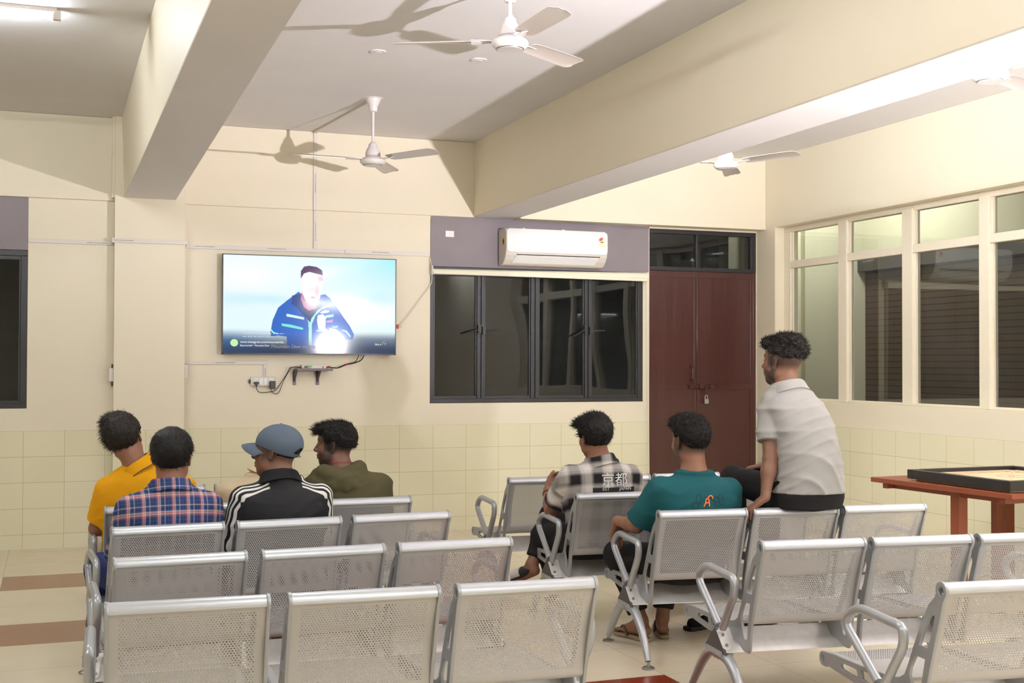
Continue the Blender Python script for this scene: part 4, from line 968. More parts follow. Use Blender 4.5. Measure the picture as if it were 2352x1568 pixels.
def loft(secs, k=0.03, infl=0.0, n=2.4, zcut=None):
    """trunk: list of (z, cx, cy, half width, half depth)"""
    S = np.array(sorted(secs)); zz = np.linspace(S[0, 0], S[-1, 0], 160)
    T = [np.interp(zz, S[:, 0], S[:, i]) for i in range(1, 5)]
    ker = np.hanning(15); ker /= ker.sum()
    T = [np.convolve(np.pad(t, 7, 'edge'), ker, 'valid') for t in T]
    z0, z1 = S[0, 0], S[-1, 0]
    def f(X, Y, Z):
        zf = Z + 0 * X + 0 * Y
        cx_, cy_, w, d = (np.interp(zf, zz, t) for t in T)
        w = w + infl; d = d + infl
        q = (np.abs((X - cx_) / w) ** n + np.abs((Y - cy_) / d) ** n) ** (1 / n)
        r = (q - 1) * np.minimum(w, d)
        top = z1 + infl * 0.5 if zcut is None else zcut
        return np.maximum(r, np.maximum(zf - top, (z0 - infl * 0.3) - zf))
    m = S[:, 3].max() + infl; dm = S[:, 4].max() + infl
    return Pr(f, (S[:, 1].min() - m, S[:, 2].min() - dm, z0 - infl), (S[:, 1].max() + m, S[:, 2].max() + dm, z1 + infl), k)
def grid_field(prims, lo, hi, vox, disp=None):
    lo = np.array(lo, float); hi = np.array(hi, float)
    n = np.ceil((hi - lo) / vox).astype(int) + 1
    ax = [lo[i] + vox * np.arange(n[i]) for i in range(3)]
    V = np.full(tuple(n), 0.25, np.float32)
    for p in prims:
        mg = p.k + 2.5 * vox
        s = []
        for i in range(3):
            a = int(max(0, math.floor((p.lo[i] - mg - lo[i]) / vox))); b = int(min(n[i], math.ceil((p.hi[i] + mg - lo[i]) / vox) + 1)); s.append(slice(a, b))
        if any(q.stop <= q.start for q in s): continue
        X = ax[0][s[0]][:, None, None]; Y = ax[1][s[1]][None, :, None]; Z = ax[2][s[2]][None, None, :]
        d = p.f(X, Y, Z); v = V[s[0], s[1], s[2]]
        if p.op == 'add':
            h = np.clip(0.5 + 0.5 * (v - d) / p.k, 0, 1); V[s[0], s[1], s[2]] = v * (1 - h) + d * h - p.k * h * (1 - h)
        elif p.op == 'sub':
            h = np.clip(0.5 - 0.5 * (v + d) / p.k, 0, 1); V[s[0], s[1], s[2]] = v * (1 - h) - d * h + p.k * h * (1 - h)
    if disp is not None:
        V = V + disp(ax[0][:, None, None], ax[1][None, :, None], ax[2][None, None, :])
    V[0] = V[-1] = 0.05; V[:, 0] = V[:, -1] = 0.05; V[:, :, 0] = V[:, :, -1] = 0.05
    return V, lo, vox
def nets(V, lo, vox):
    s = V < 0
    c = np.zeros(tuple(np.array(V.shape) - 1), np.int8)
    for a in (0, 1):
        for b in (0, 1):
            for d in (0, 1): c += s[a:V.shape[0] - 1 + a, b:V.shape[1] - 1 + b, d:V.shape[2] - 1 + d]
    act = (c > 0) & (c < 8); I, J, K = np.nonzero(act)
    ids = np.full(act.shape, -1, np.int64); ids[act] = np.arange(len(I))
    P = np.zeros((len(I), 3)); cnt = np.zeros(len(I))
    for axis in range(3):
        for u in (0, 1):
            for w in (0, 1):
                o = [0, 0, 0]; o[(axis + 1) % 3] = u; o[(axis + 2) % 3] = w
                e = list(o); e[axis] = 1
                a = V[I + o[0], J + o[1], K + o[2]]; b = V[I + e[0], J + e[1], K + e[2]]
                cr = (a < 0) != (b < 0); t = np.where(cr, a / np.where(cr, a - b, 1), 0)
                p = np.zeros((len(I), 3)); p[:] = o; p[:, axis] = t
                P[cr] += p[cr]; cnt[cr] += 1
    P /= np.maximum(cnt, 1)[:, None]
    P = (P + np.stack([I, J, K], 1)) * vox + lo
    F = []
    for axis in range(3):
        A = [slice(None)] * 3; B = [slice(None)] * 3; A[axis] = slice(0, -1); B[axis] = slice(1, None)
        cr = s[tuple(A)] != s[tuple(B)]
        i, j, k = np.nonzero(cr); idx = [i, j, k]; a1, a2 = (axis + 1) % 3, (axis + 2) % 3
        ok = (idx[a1] > 0) & (idx[a2] > 0) & (idx[a1] < V.shape[a1] - 1) & (idx[a2] < V.shape[a2] - 1)
        idx = [q[ok] for q in idx]; inside = s[idx[0], idx[1], idx[2]]
        def g(d1, d2):
            q = [idx[0].copy(), idx[1].copy(), idx[2].copy()]; q[a1] -= d1; q[a2] -= d2; return ids[q[0], q[1], q[2]]
        q = np.stack([g(1, 1), g(0, 1), g(0, 0), g(1, 0)], 1); q[~inside] = q[~inside][:, ::-1]
        F.append(q)
    return P, np.concatenate(F)
def relax(P, F, it=2, lam=0.5):
    n = len(P); e = np.concatenate([F[:, [0, 1]], F[:, [1, 2]], F[:, [2, 3]], F[:, [3, 0]]]); e = np.concatenate([e, e[:, ::-1]])
    cnt = np.bincount(e[:, 0], minlength=n).astype(float)
    for _ in range(it):
        S = np.stack([np.bincount(e[:, 0], weights=P[e[:, 1], i], minlength=n) for i in range(3)], 1) / np.maximum(cnt, 1)[:, None]
        P = P * (1 - lam) + S * lam
    return P
def sdf_object(name, prims, boxes, mat, parent, color=None, uvfn=None, disp=None, it=2):
    """boxes: list of (lo, hi, voxel); blocks overlap a little and share one field, so they read as one surface"""
    VV, FF, o = [], [], 0
    for lo, hi, vox in boxes:
        P, F = nets(*grid_field(prims, lo, hi, vox, disp))
        if not len(P): continue
        P = relax(P, F, it); VV.append(P); FF.append(F + o); o += len(P)
    P = np.concatenate(VV); F = np.concatenate(FF)
    me = bpy.data.meshes.new(name); me.from_pydata(P.tolist(), [], F.tolist()); me.update()
    me.polygons.foreach_set('use_smooth', [True] * len(me.polygons))
    if color is not None:
        c = color(P); ca = me.color_attributes.new('tone', 'FLOAT_COLOR', 'POINT')
        ca.data.foreach_set('color', np.concatenate([c, np.ones((len(P), 1))], 1).astype(np.float32).ravel())
    if uvfn is not None:
        q = uvfn(P); at = me.attributes.new('cloth', 'FLOAT_VECTOR', 'POINT'); at.data.foreach_set('vector', q.astype(np.float32).ravel())
    me.materials.append(mat)
    ob = bpy.data.objects.new(name, me); COL.objects.link(ob)
    if parent is not None: ob.parent = parent
    return ob, P, F
def bbox(prims, pad=0.02):
    return np.min([p.lo for p in prims], 0) - pad, np.max([p.hi for p in prims], 0) + pad

def skin_material():
    m, N, L, B = newmat('skin')
    vc = N.new('ShaderNodeVertexColor'); vc.layer_name = 'tone'
    tc = N.new('ShaderNodeTexCoord'); n = N.new('ShaderNodeTexNoise'); n.inputs['Scale'].default_value = 60; n.inputs['Detail'].default_value = 4; L.new(tc.outputs['Object'], n.inputs['Vector'])
    mx = N.new('ShaderNodeMix'); mx.data_type = 'RGBA'; mx.blend_type = 'MULTIPLY'; mx.inputs[0].default_value = 0.25
    L.new(vc.outputs[0], mx.inputs[6]); L.new(n.outputs['Fac'], mx.inputs[7]); L.new(mx.outputs[2], B.inputs['Base Color'])
    B.inputs['Roughness'].default_value = 0.5; B.inputs['Subsurface Weight'].default_value = 0.08; B.inputs['Subsurface Radius'].default_value = (0.01, 0.004, 0.002)
    b = N.new('ShaderNodeBump'); b.inputs['Strength'].default_value = 0.15; b.inputs['Distance'].default_value = 0.002; L.new(n.outputs['Fac'], b.inputs['Height']); L.new(b.outputs['Normal'], B.inputs['Normal'])
    return m
M['skin'] = skin_material()
def hair_material(name, c):
    m, N, L, B = newmat(name)
    tc = N.new('ShaderNodeTexCoord'); n = N.new('ShaderNodeTexNoise'); n.inputs['Scale'].default_value = 90; n.inputs['Detail'].default_value = 5; n.inputs['Distortion'].default_value = 1.5; L.new(tc.outputs['Object'], n.inputs['Vector'])
    L.new(mixc(N, L, n.outputs['Fac'], tuple(v * 0.5 for v in c[:3]) + (1,), tuple(v * 1.5 for v in c[:3]) + (1,)), B.inputs['Base Color'])
    B.inputs['Roughness'].default_value = 0.5; B.inputs['Specular IOR Level'].default_value = 0.25
    b = N.new('ShaderNodeBump'); b.inputs['Strength'].default_value = 0.7; b.inputs['Distance'].default_value = 0.004; L.new(n.outputs['Fac'], b.inputs['Height']); L.new(b.outputs['Normal'], B.inputs['Normal'])
    return m
M['hair'] = hair_material('black_hair', srgb(22, 19, 19)); M['hair_brown'] = hair_material('dark_brown_hair', srgb(34, 28, 25))
def cloth(name, c, rough=0.85, noise=0.08):
    m, N, L, B = newmat(name)
    tc = N.new('ShaderNodeTexCoord'); n = N.new('ShaderNodeTexNoise'); n.inputs['Scale'].default_value = 14; n.inputs['Detail'].default_value = 6; L.new(tc.outputs['Object'], n.inputs['Vector'])
    L.new(mixc(N, L, n.outputs['Fac'], tuple(v * (1 - noise) for v in c[:3]) + (1,), tuple(min(1, v * (1 + noise)) for v in c[:3]) + (1,)), B.inputs['Base Color'])
    B.inputs['Roughness'].default_value = rough; B.inputs['Specular IOR Level'].default_value = 0.2
    w = N.new('ShaderNodeTexNoise'); w.inputs['Scale'].default_value = 400; L.new(tc.outputs['Object'], w.inputs['Vector'])
    b = N.new('ShaderNodeBump'); b.inputs['Strength'].default_value = 0.2; b.inputs['Distance'].default_value = 0.001; L.new(w.outputs['Fac'], b.inputs['Height']); L.new(b.outputs['Normal'], B.inputs['Normal'])
    return m
def plaid(name, period, ramp, base=None, ratio=1.0, interp='LINEAR'):
    """woven check: the same banding across and along, mixed half and half"""
    m, N, L, B = newmat(name)
    at = N.new('ShaderNodeAttribute'); at.attribute_name = 'cloth'; sp = N.new('ShaderNodeSeparateXYZ'); L.new(at.outputs['Vector'], sp.inputs[0])
    outs = []
    for i in (0, 1):
        f = mth(N, L, 'FRACT', mth(N, L, 'DIVIDE', sp.outputs[i], period * (ratio if i else 1.0)))
        r = N.new('ShaderNodeValToRGB'); r.color_ramp.interpolation = interp
        els = r.color_ramp.elements
        els[0].position = ramp[0][0]; els[0].color = ramp[0][1]; els[1].position = ramp[-1][0]; els[1].color = ramp[-1][1]
        for p, c in ramp[1:-1]: e = els.new(p); e.color = c
        L.new(f, r.inputs[0]); outs.append(r.outputs[0])
    L.new(mixc(N, L, 0.5, outs[0], outs[1]), B.inputs['Base Color']); B.inputs['Roughness'].default_value = 0.85; B.inputs['Specular IOR Level'].default_value = 0.2
    return m
def fold(seed, amp, f1=22.0, f2=46.0, diag=0.6):
    r = random.Random(seed); ph = [r.uniform(0, 6.28) for _ in range(8)]
    def d(X, Y, Z):
        u = Z + diag * X + 0.3 * Y; v = X - 0.5 * Z + 0.4 * Y
        a = np.sin(f1 * u + 1.6 * np.sin(9 * v + ph[0]) + ph[1]); b = np.sin(f2 * (Z - diag * X) + 2.0 * np.sin(11 * Y + 7 * X + ph[2]) + ph[3])
        c = np.sin(13 * X + ph[4]) * np.sin(11 * Z + ph[5])
        return -amp * (0.8 * (1 - np.abs(a)) ** 2 * (0.6 + 0.6 * c) + 0.6 * (1 - np.abs(b)) ** 2 * (0.5 - 0.5 * c) + 0.25 * c)
    return d

def head_prims(C, R, neck, nr=0.052):
    """C head centre (between the ears), R rotation, neck base point"""
    def w(p): return C + R @ np.array(p, float)
    P = [el(w((0, -0.012, 0.036)), (0.076, 0.096, 0.082), R, 0.02), el(w((0, 0.030, -0.035)), (0.060, 0.062, 0.075), R, 0.03),
         el(w((0, 0.058, -0.088)), (0.026, 0.022, 0.020), R, 0.025), el(w((0, 0.064, 0.036)), (0.054, 0.026, 0.016), R, 0.02),
         el(w((0.036, 0.056, -0.022)), (0.022, 0.022, 0.022), R, 0.02), el(w((-0.036, 0.056, -0.022)), (0.022, 0.022, 0.022), R, 0.02),
         el(w((0.050, 0.012, -0.062)), (0.016, 0.034, 0.022), R, 0.025), el(w((-0.050, 0.012, -0.062)), (0.016, 0.034, 0.022), R, 0.025),
         el(w((0.031, 0.094, 0.012)), (0.016, 0.014, 0.011), R, 0.014, 'sub'), el(w((-0.031, 0.094, 0.012)), (0.016, 0.014, 0.011), R, 0.014, 'sub'),
         el(w((0.031, 0.0745, 0.011)), (0.013, 0.012, 0.011), R, 0.003), el(w((-0.031, 0.0745, 0.011)), (0.013, 0.012, 0.011), R, 0.003),
         rc(w((0, 0.082, 0.022)), w((0, 0.106, -0.020)), 0.007, 0.011, 0.012), el(w((0.011, 0.096, -0.024)), (0.008, 0.009, 0.007), R, 0.008), el(w((-0.011, 0.096, -0.024)), (0.008, 0.009, 0.007), R, 0.008),
         el(w((0, 0.087, -0.048)), (0.024, 0.012, 0.006), R, 0.008), el(w((0, 0.085, -0.060)), (0.021, 0.012, 0.007), R, 0.008), el(w((0, 0.100, -0.054)), (0.026, 0.010, 0.0016), R, 0.004, 'sub')]
    for s in (-1, 1):
        Re = R @ np.array(Matrix.Rotation(s * 0.45, 3, 'Z')) @ np.array(Matrix.Rotation(0.15, 3, 'X'))
        P += [el(w((s * 0.0795, -0.006, 0.0)), (0.007, 0.0175, 0.031), Re, 0.006), el(w((s * 0.087, -0.002, 0.002)), (0.005, 0.010, 0.019), Re, 0.004, 'sub'), el(w((s * 0.078, -0.002, -0.025)), (0.007, 0.009, 0.010), Re, 0.006)]
    nk = np.array(neck, float)
    P += [rc(w((0, -0.022, -0.045)), nk, nr, nr * 1.10, 0.03), rc(nk + (0.02, -0.005, 0.005), nk + (0.09, 0.0, -0.055), 0.034, 0.026, 0.04), rc(nk + (-0.02, -0.005, 0.005), nk + (-0.09, 0.0, -0.055), 0.034, 0.026, 0.04)]
    return P
def head_color(C, R, skin, beard=0.0, stubble=None, moustache=0.0):
    skin = np.array(skin[:3]); dark = np.array((0.02, 0.014, 0.012))
    def col(P):
        q = (P - C) @ R; x, y, z = q[:, 0], q[:, 1], q[:, 2]
        c = np.tile(skin, (len(P), 1))
        near = (np.abs(x) < 0.12) & (np.abs(y) < 0.14) & (z > -0.14) & (z < 0.16)
        def mix(w, t): nonlocal c; w = np.clip(w, 0, 1) * near; c = c * (1 - w[:, None]) + np.array(t) * w[:, None]
        if beard: mix(beard * np.clip((-0.032 + 0.25 * np.maximum(0, -y + 0.03) - z) / 0.012, 0, 1) * np.clip((y + 0.012) / 0.015, 0, 1) * np.clip((z + 0.125) / 0.02, 0, 1) * (1 - np.clip(1 - np.abs(z + 0.054) / 0.009, 0, 1) * (np.abs(x) < 0.022)), dark)
        if beard: mix(beard * np.clip((y + 0.004) / 0.01, 0, 1) * np.clip((0.03 - y) / 0.01, 0, 1) * (np.abs(x) > 0.05) * (z < 0.03) * (z > -0.05), dark)
        if moustache: mix(moustache * np.clip(1 - np.abs(z + 0.038) / 0.007, 0, 1) * (np.abs(x) < 0.03) * (y > 0.07) * 1.5, dark)
        mix(np.clip(1 - np.abs(z - 0.034 + 0.12 * np.abs(np.abs(x) - 0.03)) / 0.006, 0, 1) * 1.6 * (np.abs(x) > 0.012) * (np.abs(x) < 0.052) * (y > 0.05), dark)
        mix((np.abs(z + 0.054) < 0.012) * (np.abs(x) < 0.022) * (y > 0.084) * 0.6, skin * (0.75, 0.45, 0.45))
        for s in (-1, 1):
            d = np.sqrt((x - s * 0.031) ** 2 * 0.7 + (z - 0.011) ** 2 * 1.6)
            mix((d < 0.0085) * (y > 0.07) * 0.9, (0.55, 0.5, 0.46)); mix((np.sqrt((x - s * 0.031) ** 2 + (z - 0.011) ** 2) < 0.0048) * (y > 0.07), (0.015, 0.01, 0.008))
        if stubble: # shaved sides and nape
            zl, a = stubble; mix(a * np.clip((z - zl + 0.035) / 0.03, 0, 1) * (y < 0.045) * np.clip((np.hypot(x, y + 0.012) - 0.055) / 0.01, 0, 1) * (z < 0.1), dark)
        return c
    return col
def hair_piece(parent, C, R, mat, line, thick=0.012, lumps=(), seed=1, noise=0.004, nf=130, strands=900, slen=(0.012, 0.03), lift=0.5, flow=None, zrange=(-0.13, 0.2)):
    """line: (y list, z list) of the hairline in head space"""
    def w(p): return C + R @ np.array(p, float)
    prims = [el(w((0, -0.014, 0.040)), (0.076 + thick, 0.097 + thick, 0.084 + thick), R, 0.01)]
    for c, r in lumps: prims.append(el(w(c), r, R, 0.018))
    rnd = random.Random(seed); ph = [rnd.uniform(0, 6.28) for _ in range(9)]
    def disp(X, Y, Z):
        dx, dy, dz = X - C[0], Y - C[1], Z - C[2]
        x = R[0, 0] * dx + R[1, 0] * dy + R[2, 0] * dz; y = R[0, 1] * dx + R[1, 1] * dy + R[2, 1] * dz; z = R[0, 2] * dx + R[1, 2] * dy + R[2, 2] * dz
        d = noise * (np.sin(nf * x + 2 * np.sin(nf * 0.5 * z + ph[0]) + ph[1]) * np.sin(nf * 0.8 * y + 1.7 * np.sin(nf * 0.6 * x + ph[2]) + ph[3]) + 0.6 * np.sin(nf * 1.9 * (x + y) + ph[4]) * np.sin(nf * 1.7 * z + ph[5]))
        return d
    zl = lambda y: np.interp(y, line[0], line[1])
    def cutf(X, Y, Z):
        dx, dy, dz = X - C[0], Y - C[1], Z - C[2]
        x = R[0, 0] * dx + R[1, 0] * dy + R[2, 0] * dz; y = R[0, 1] * dx + R[1, 1] * dy + R[2, 1] * dz; z = R[0, 2] * dx + R[1, 2] * dy + R[2, 2] * dz
        keep = (zl(y) - z) * 0.7
        ear = 0.026 - np.sqrt((y + 0.002) ** 2 + ((z - 0.0) * 0.8) ** 2); ear = np.where(np.abs(x) > 0.05, ear, -1)
        return np.maximum(keep, ear)
    full = lambda X, Y, Z: disp(X, Y, Z)
    def fieldcut(X, Y, Z): return disp(X, Y, Z)
    lo, hi = bbox(prims, 0.02); vox = 0.0042
    V, lo, vox = grid_field(prims, lo, hi, vox, fieldcut)
    n = V.shape; X = (lo[0] + vox * np.arange(n[0]))[:, None, None]; Y = (lo[1] + vox * np.arange(n[1]))[None, :, None]; Z = (lo[2] + vox * np.arange(n[2]))[None, None, :]
    V = np.maximum(V, cutf(X, Y, Z)).astype(np.float32)
    P, F = nets(V, lo, vox); P = relax(P, F, 1)
    vs = P.tolist(); fs = F.tolist()
    # locks standing off the surface
    ctr = P[F].mean(1); a = P[F[:, 2]] - P[F[:, 0]]; b = P[F[:, 3]] - P[F[:, 1]]; nn = np.cross(a, b); nn /= np.linalg.norm(nn, axis=1)[:, None] + 1e-9
    q = (ctr - C) @ R; rr = np.random.RandomState(seed)
    good = np.nonzero((np.linalg.norm((q - (0, -0.014, 0.04)) / (0.07, 0.09, 0.078), axis=1) > 1.0))[0]
    pick = rr.choice(good, min(int(strands * 1.8), len(good)), replace=False)
    for i in pick:
        p = ctr[i]; n_ = nn[i]; ql = q[i]
        fl = np.array(flow(ql)) if flow else np.array((ql[0] * 4, ql[1] * 4 + 0.02, -0.3))
        d = n_ * lift + (R @ fl) * 0.8 + rr.normal(0, 0.25, 3); d /= np.linalg.norm(d)
        Ln = rr.uniform(*slen); side = np.cross(d, n_); sn = np.linalg.norm(side)
        if sn < 1e-3: continue
        side /= sn; wd = rr.uniform(0.0006, 0.0014); g = (R @ fl) * 0.5 - np.array((0, 0, 0.25)); o = len(vs)
        p0 = p - n_ * 0.003; mid = p0 + d * Ln * 0.55; tip = p0 + d * Ln + g * Ln * 0.5
        up = np.cross(side, d) * wd * 0.7
        for c_, s_ in ((p0, 1.0), (mid, 0.75)): vs += [(c_ - side * wd * s_).tolist(), (c_ + side * wd * s_).tolist(), (c_ + up * s_).tolist()]
        vs.append(tip.tolist())
        fs += [(o, o + 1, o + 4, o + 3), (o + 1, o + 2, o + 5, o + 4), (o + 2, o, o + 3, o + 5), (o + 3, o + 4, o + 6), (o + 4, o + 5, o + 6), (o + 5, o + 3, o + 6)]
    me = bpy.data.meshes.new('hair'); me.from_pydata(vs, [], fs); me.update(); me.polygons.foreach_set('use_smooth', [True] * len(me.polygons)); me.materials.append(mat)
    o = bpy.data.objects.new('hair', me); COL.objects.link(o); o.parent = parent
    return o
def hand_prims(wr, d, palm_n, thumb, curl=0.4, s=1.0):
    """wrist point, direction of the hand, palm normal (towards the palm side), thumb side vector; five fingers bent towards the palm"""
    wr = np.array(wr, float); d = np.array(d, float); d /= np.linalg.norm(d); n = np.array(palm_n, float); n -= d * (n @ d); n /= np.linalg.norm(n)
    t = np.cross(n, d); t /= np.linalg.norm(t); t *= np.sign(t @ np.array(thumb, float)) or 1
    P = [rc(wr, wr + d * 0.035 * s, 0.024 * s, 0.030 * s, 0.012, sq=(n, 0.62))]
    kn = wr + d * 0.085 * s
    P.append(rc(wr + d * 0.03 * s, kn, 0.033 * s, 0.036 * s, 0.012, sq=(n, 0.42)))
    for i, (off, ln, r) in enumerate(((0.029, 0.072, 0.0088), (0.010, 0.082, 0.0092), (-0.010, 0.076, 0.0088), (-0.028, 0.060, 0.0078))):
        a0 = kn + t * off * s - d * 0.006 * s * abs(i - 1)
        c1 = curl * (1 + 0.12 * i); e1 = d * math.cos(c1) + n * math.sin(c1) + t * (off * 1.2); e1 /= np.linalg.norm(e1)
        p1 = a0 + e1 * ln * 0.45 * s; c2 = c1 + curl * 1.1; e2 = d * math.cos(c2) + n * math.sin(c2); p2 = p1 + e2 * ln * 0.32 * s
        c3 = c2 + curl * 0.7; e3 = d * math.cos(c3) + n * math.sin(c3); p3 = p2 + e3 * ln * 0.23 * s
        P += [rc(a0, p1, r * 1.06 * s, r * s, 0.004), rc(p1, p2, r * s, r * 0.92 * s, 0.004), rc(p2, p3, r * 0.92 * s, r * 0.8 * s, 0.004)]
    b = wr + d * 0.028 * s + t * 0.022 * s; e = d * 0.72 + t * 0.62 + n * 0.35; e /= np.linalg.norm(e)
    p1 = b + e * 0.042 * s; e2 = d * 0.88 + t * 0.25 + n * 0.45; e2 /= np.linalg.norm(e2); p2 = p1 + e2 * 0.03 * s
    P += [rc(b, p1, 0.014 * s, 0.0105 * s, 0.008), rc(p1, p2, 0.0105 * s, 0.009 * s, 0.004), rc(p2, p2 + e2 * 0.016 * s, 0.009 * s, 0.0075 * s, 0.004)]
    return P

SHORT = ([-0.12, -0.06, -0.03, -0.012, 0.0, 0.02, 0.030, 0.045, 0.07, 0.10], [-0.050, -0.052, -0.035, -0.022, 0.0, -0.005, 0.012, 0.052, 0.068, 0.070])
FADE = ([-0.12, -0.06, -0.02, 0.02, 0.045, 0.07, 0.10], [-0.012, -0.010, 0.020, 0.030, 0.056, 0.070, 0.072])

def person(pose, label, skin, head, neck, torso, arms, legs, shirt, trousers, hair=None, beard=0, moustache=0, stubble=None, collar=None, shoe=None, sleeve=0.45, fseed=1, shirt_amp=0.006, uvfn=None, hem=None, hands=True, shirt_color=None, nr=0.052, extra_shirt=(), collar_mat=None, piping=None, sk=0.04, bigsleeve=0.018):
    """everything in the bench's own frame: x along the bench, y forward, z up.
    arms: list of (shoulder, elbow, wrist, hand direction, palm normal, thumb side, curl); legs: list of (hip, knee, ankle, toe direction)"""
    x, y, a = pose
    Cc, yaw, pitch, roll = np.array(head[0], float), *[math.radians(v) for v in head[1:]]
    R = rotm(yaw, pitch, roll)
    prims = head_prims(Cc, R, neck, nr)
    hb = bbox(prims[:-3], 0.012)
    tprims = [loft(torso, 0.03)]
    for sh, elb, wr, hd, pn, th, cu in arms:
        sh, elb, wr = (np.array(v, float) for v in (sh, elb, wr))
        tprims += [rc(sh, elb, 0.046, 0.036, 0.03), el(elb, (0.036, 0.036, 0.036), k=0.01), rc(elb + (wr - elb) * 0.05, elb + (wr - elb) * 0.35, 0.036, 0.036, 0.015), rc(elb + (wr - elb) * 0.3, wr, 0.036, 0.024, 0.02)]
    for hip, kn, an, td in legs:
        hip, kn, an = (np.array(v, float) for v in (hip, kn, an))
        tprims += [rc(hip, kn, 0.078, 0.054, 0.03), rc(kn, kn + (an - kn) * 0.35, 0.052, 0.050, 0.02), rc(kn + (an - kn) * 0.3, an, 0.050, 0.034, 0.02)]
        td = np.array(td, float); td /= np.linalg.norm(td); heel = an + (0, 0, -0.045) - td * 0.03
        if td[2] > -0.4: tprims += [rc(heel, an + td * 0.10 + (0, 0, -0.062), 0.030, 0.020, 0.02), rc(an, an + td * 0.12 + (0, 0, -0.060), 0.032, 0.020, 0.02), rc(an + td * 0.10 + (0, 0, -0.062), an + td * 0.165 + (0, 0, -0.066), 0.030, 0.018, 0.012, sq=((0, 0, 1), 0.6))]
        for k_, off in enumerate((-0.026, -0.012, 0.002, 0.014, 0.026)):
            sd = np.array((td[1], -td[0], 0)); b0 = an + td * 0.15 + sd * off + (0, 0, -0.068)
            if td[2] > -0.4: tprims.append(rc(b0, b0 + td * 0.035, 0.009, 0.008, 0.003))
    hp = []
    hboxes = []
    if hands:
        for sh, elb, wr, hd, pn, th, cu in arms:
            q = hand_prims(wr, hd, pn, th, cu); hp += q; lo, hi = bbox(q, 0.006); hboxes.append((lo, hi, 0.0034))
    allp = tprims + prims + hp
    lo, hi = bbox(tprims, 0.012)
    body, P, F = sdf_object('person', allp, [((lo[0], lo[1], lo[2]), (hi[0], hi[1], max(hi[2], neck[2] + 0.03)), 0.0085), (hb[0] - (0, 0, 0.02), hb[1], 0.0036)] + hboxes,
                            M['skin'], None, color=head_color(Cc, R, skin, beard, stubble, moustache))
    body.location = (x, y, 0); body.rotation_euler = (0, 0, a); tag(body, label, 'person')
    # shirt
    nk_ = np.array(neck, float)
    sp = [loft(torso, 0.03, infl=0.014, zcut=neck[2] + 0.012), rc(nk_ + (0.035, -0.005, -0.008), nk_ + (0.10, 0.0, -0.052), 0.040, 0.042, 0.03), rc(nk_ + (-0.035, -0.005, -0.008), nk_ + (-0.10, 0.0, -0.052), 0.040, 0.042, 0.03)] + list(extra_shirt)
    for sh, elb, wr, *_ in arms:
        sh, elb, wr = (np.array(v, float) for v in (sh, elb, wr))
        if sleeve <= 1.0:
            e = sh + (elb - sh) * sleeve; n_ = (elb - sh) / np.linalg.norm(elb - sh)
            sp.append(rc(sh, e + n_ * 0.05, 0.040 + bigsleeve * 0.7, 0.040 + bigsleeve, sk, cap=(e, n_)))
        else:
            n_ = (wr - elb) / np.linalg.norm(wr - elb); e = elb + (wr - elb) * (sleeve - 1)
            sp += [rc(sh, elb, 0.052, 0.050, 0.05), rc(elb, e + n_ * 0.03, 0.050, 0.042, 0.02, cap=(e, n_))]
    if collar:
        kind = collar
        nk = np.array(neck, float); ax = Cc + R @ np.array((0, -0.022, -0.045)) - nk; ax /= np.linalg.norm(ax)
        if kind in ('shirt', 'polo'):
            hgt = 0.014
            c1 = nk + ax * hgt
            sp.append(rc(nk - ax * 0.02, c1 + ax * 0.03, nr * 1.10 + 0.018, nr + 0.0125, 0.014, cap=(c1, ax)))
        else:
            c1 = nk + ax * 0.006
            sp.append(rc(nk - ax * 0.03, c1 + ax * 0.03, nr * 1.10 + 0.014, nr + 0.010, 0.02, cap=(c1, ax)))
    col_spec = None
    if collar in ('shirt', 'polo'): col_spec = (nk, ax)
    fd = fold(fseed, shirt_amp)
    lo, hi = bbox(sp, 0.012)
    lo[2] = 0.435 if hem is None else hem
    sh_o, SP, SF = sdf_object('shirt', sp, [(lo, hi, 0.0058)], shirt, body, uvfn=uvfn, disp=fd, color=shirt_color)
    if col_spec:
        k0, ax_ = col_spec; fw = np.array((math.sin(yaw) * 0.3, 1.0, 0)); fw -= ax_ * (fw @ ax_); fw /= np.linalg.norm(fw); sd = np.cross(fw, ax_)
        r0 = nr + 0.006; prof_ = [(r0 + 0.006, -0.012), (r0 + 0.004, 0.030), (r0 + 0.007, 0.041), (r0 + 0.012, 0.041), (r0 + 0.018, 0.034), (r0 + 0.027, 0.014), (r0 + 0.037, -0.008), (r0 + 0.033, -0.010), (r0 + 0.012, -0.012)]
        nA = 44; vs = []; fs = []; rn = random.Random(fseed)
        for i in range(nA + 1):
            t = -PI + 0.42 + (2 * PI - 0.84) * i / nA     # open at the throat
            dr = sd * math.sin(t + PI) + fw * -math.cos(t) * -1 if False else (sd * math.sin(t) - fw * math.cos(t))
            sag = -0.012 * (1 - math.cos(t)) * 0.5 - 0.012 * max(0, abs(math.sin(t)) - 0.2)
            for (rr_, hh) in prof_:
                ph_ = k0 + dr * (rr_ * (1.0 + 0.10 * abs(math.sin(t)))) + ax_ * (hh + (sag if hh < 0.02 else sag * 0.35))
                vs.append(tuple(ph_))
        np_ = len(prof_)
        for i in range(nA):
            for j in range(np_): fs.append((i * np_ + j, (i + 1) * np_ + j, (i + 1) * np_ + (j + 1) % np_, i * np_ + (j + 1) % np_))
        fs += [tuple(range(np_))[::-1], tuple(nA * np_ + j for j in range(np_))]
        co = MB().add(vs, fs).build('collar', collar_mat or shirt, sh_o, smooth=True)
        if uvfn is not None:
            q = uvfn(np.array(vs)); at_ = co.data.attributes.new('cloth', 'FLOAT_VECTOR', 'POINT'); at_.data.foreach_set('vector', q.astype(np.float32).ravel())
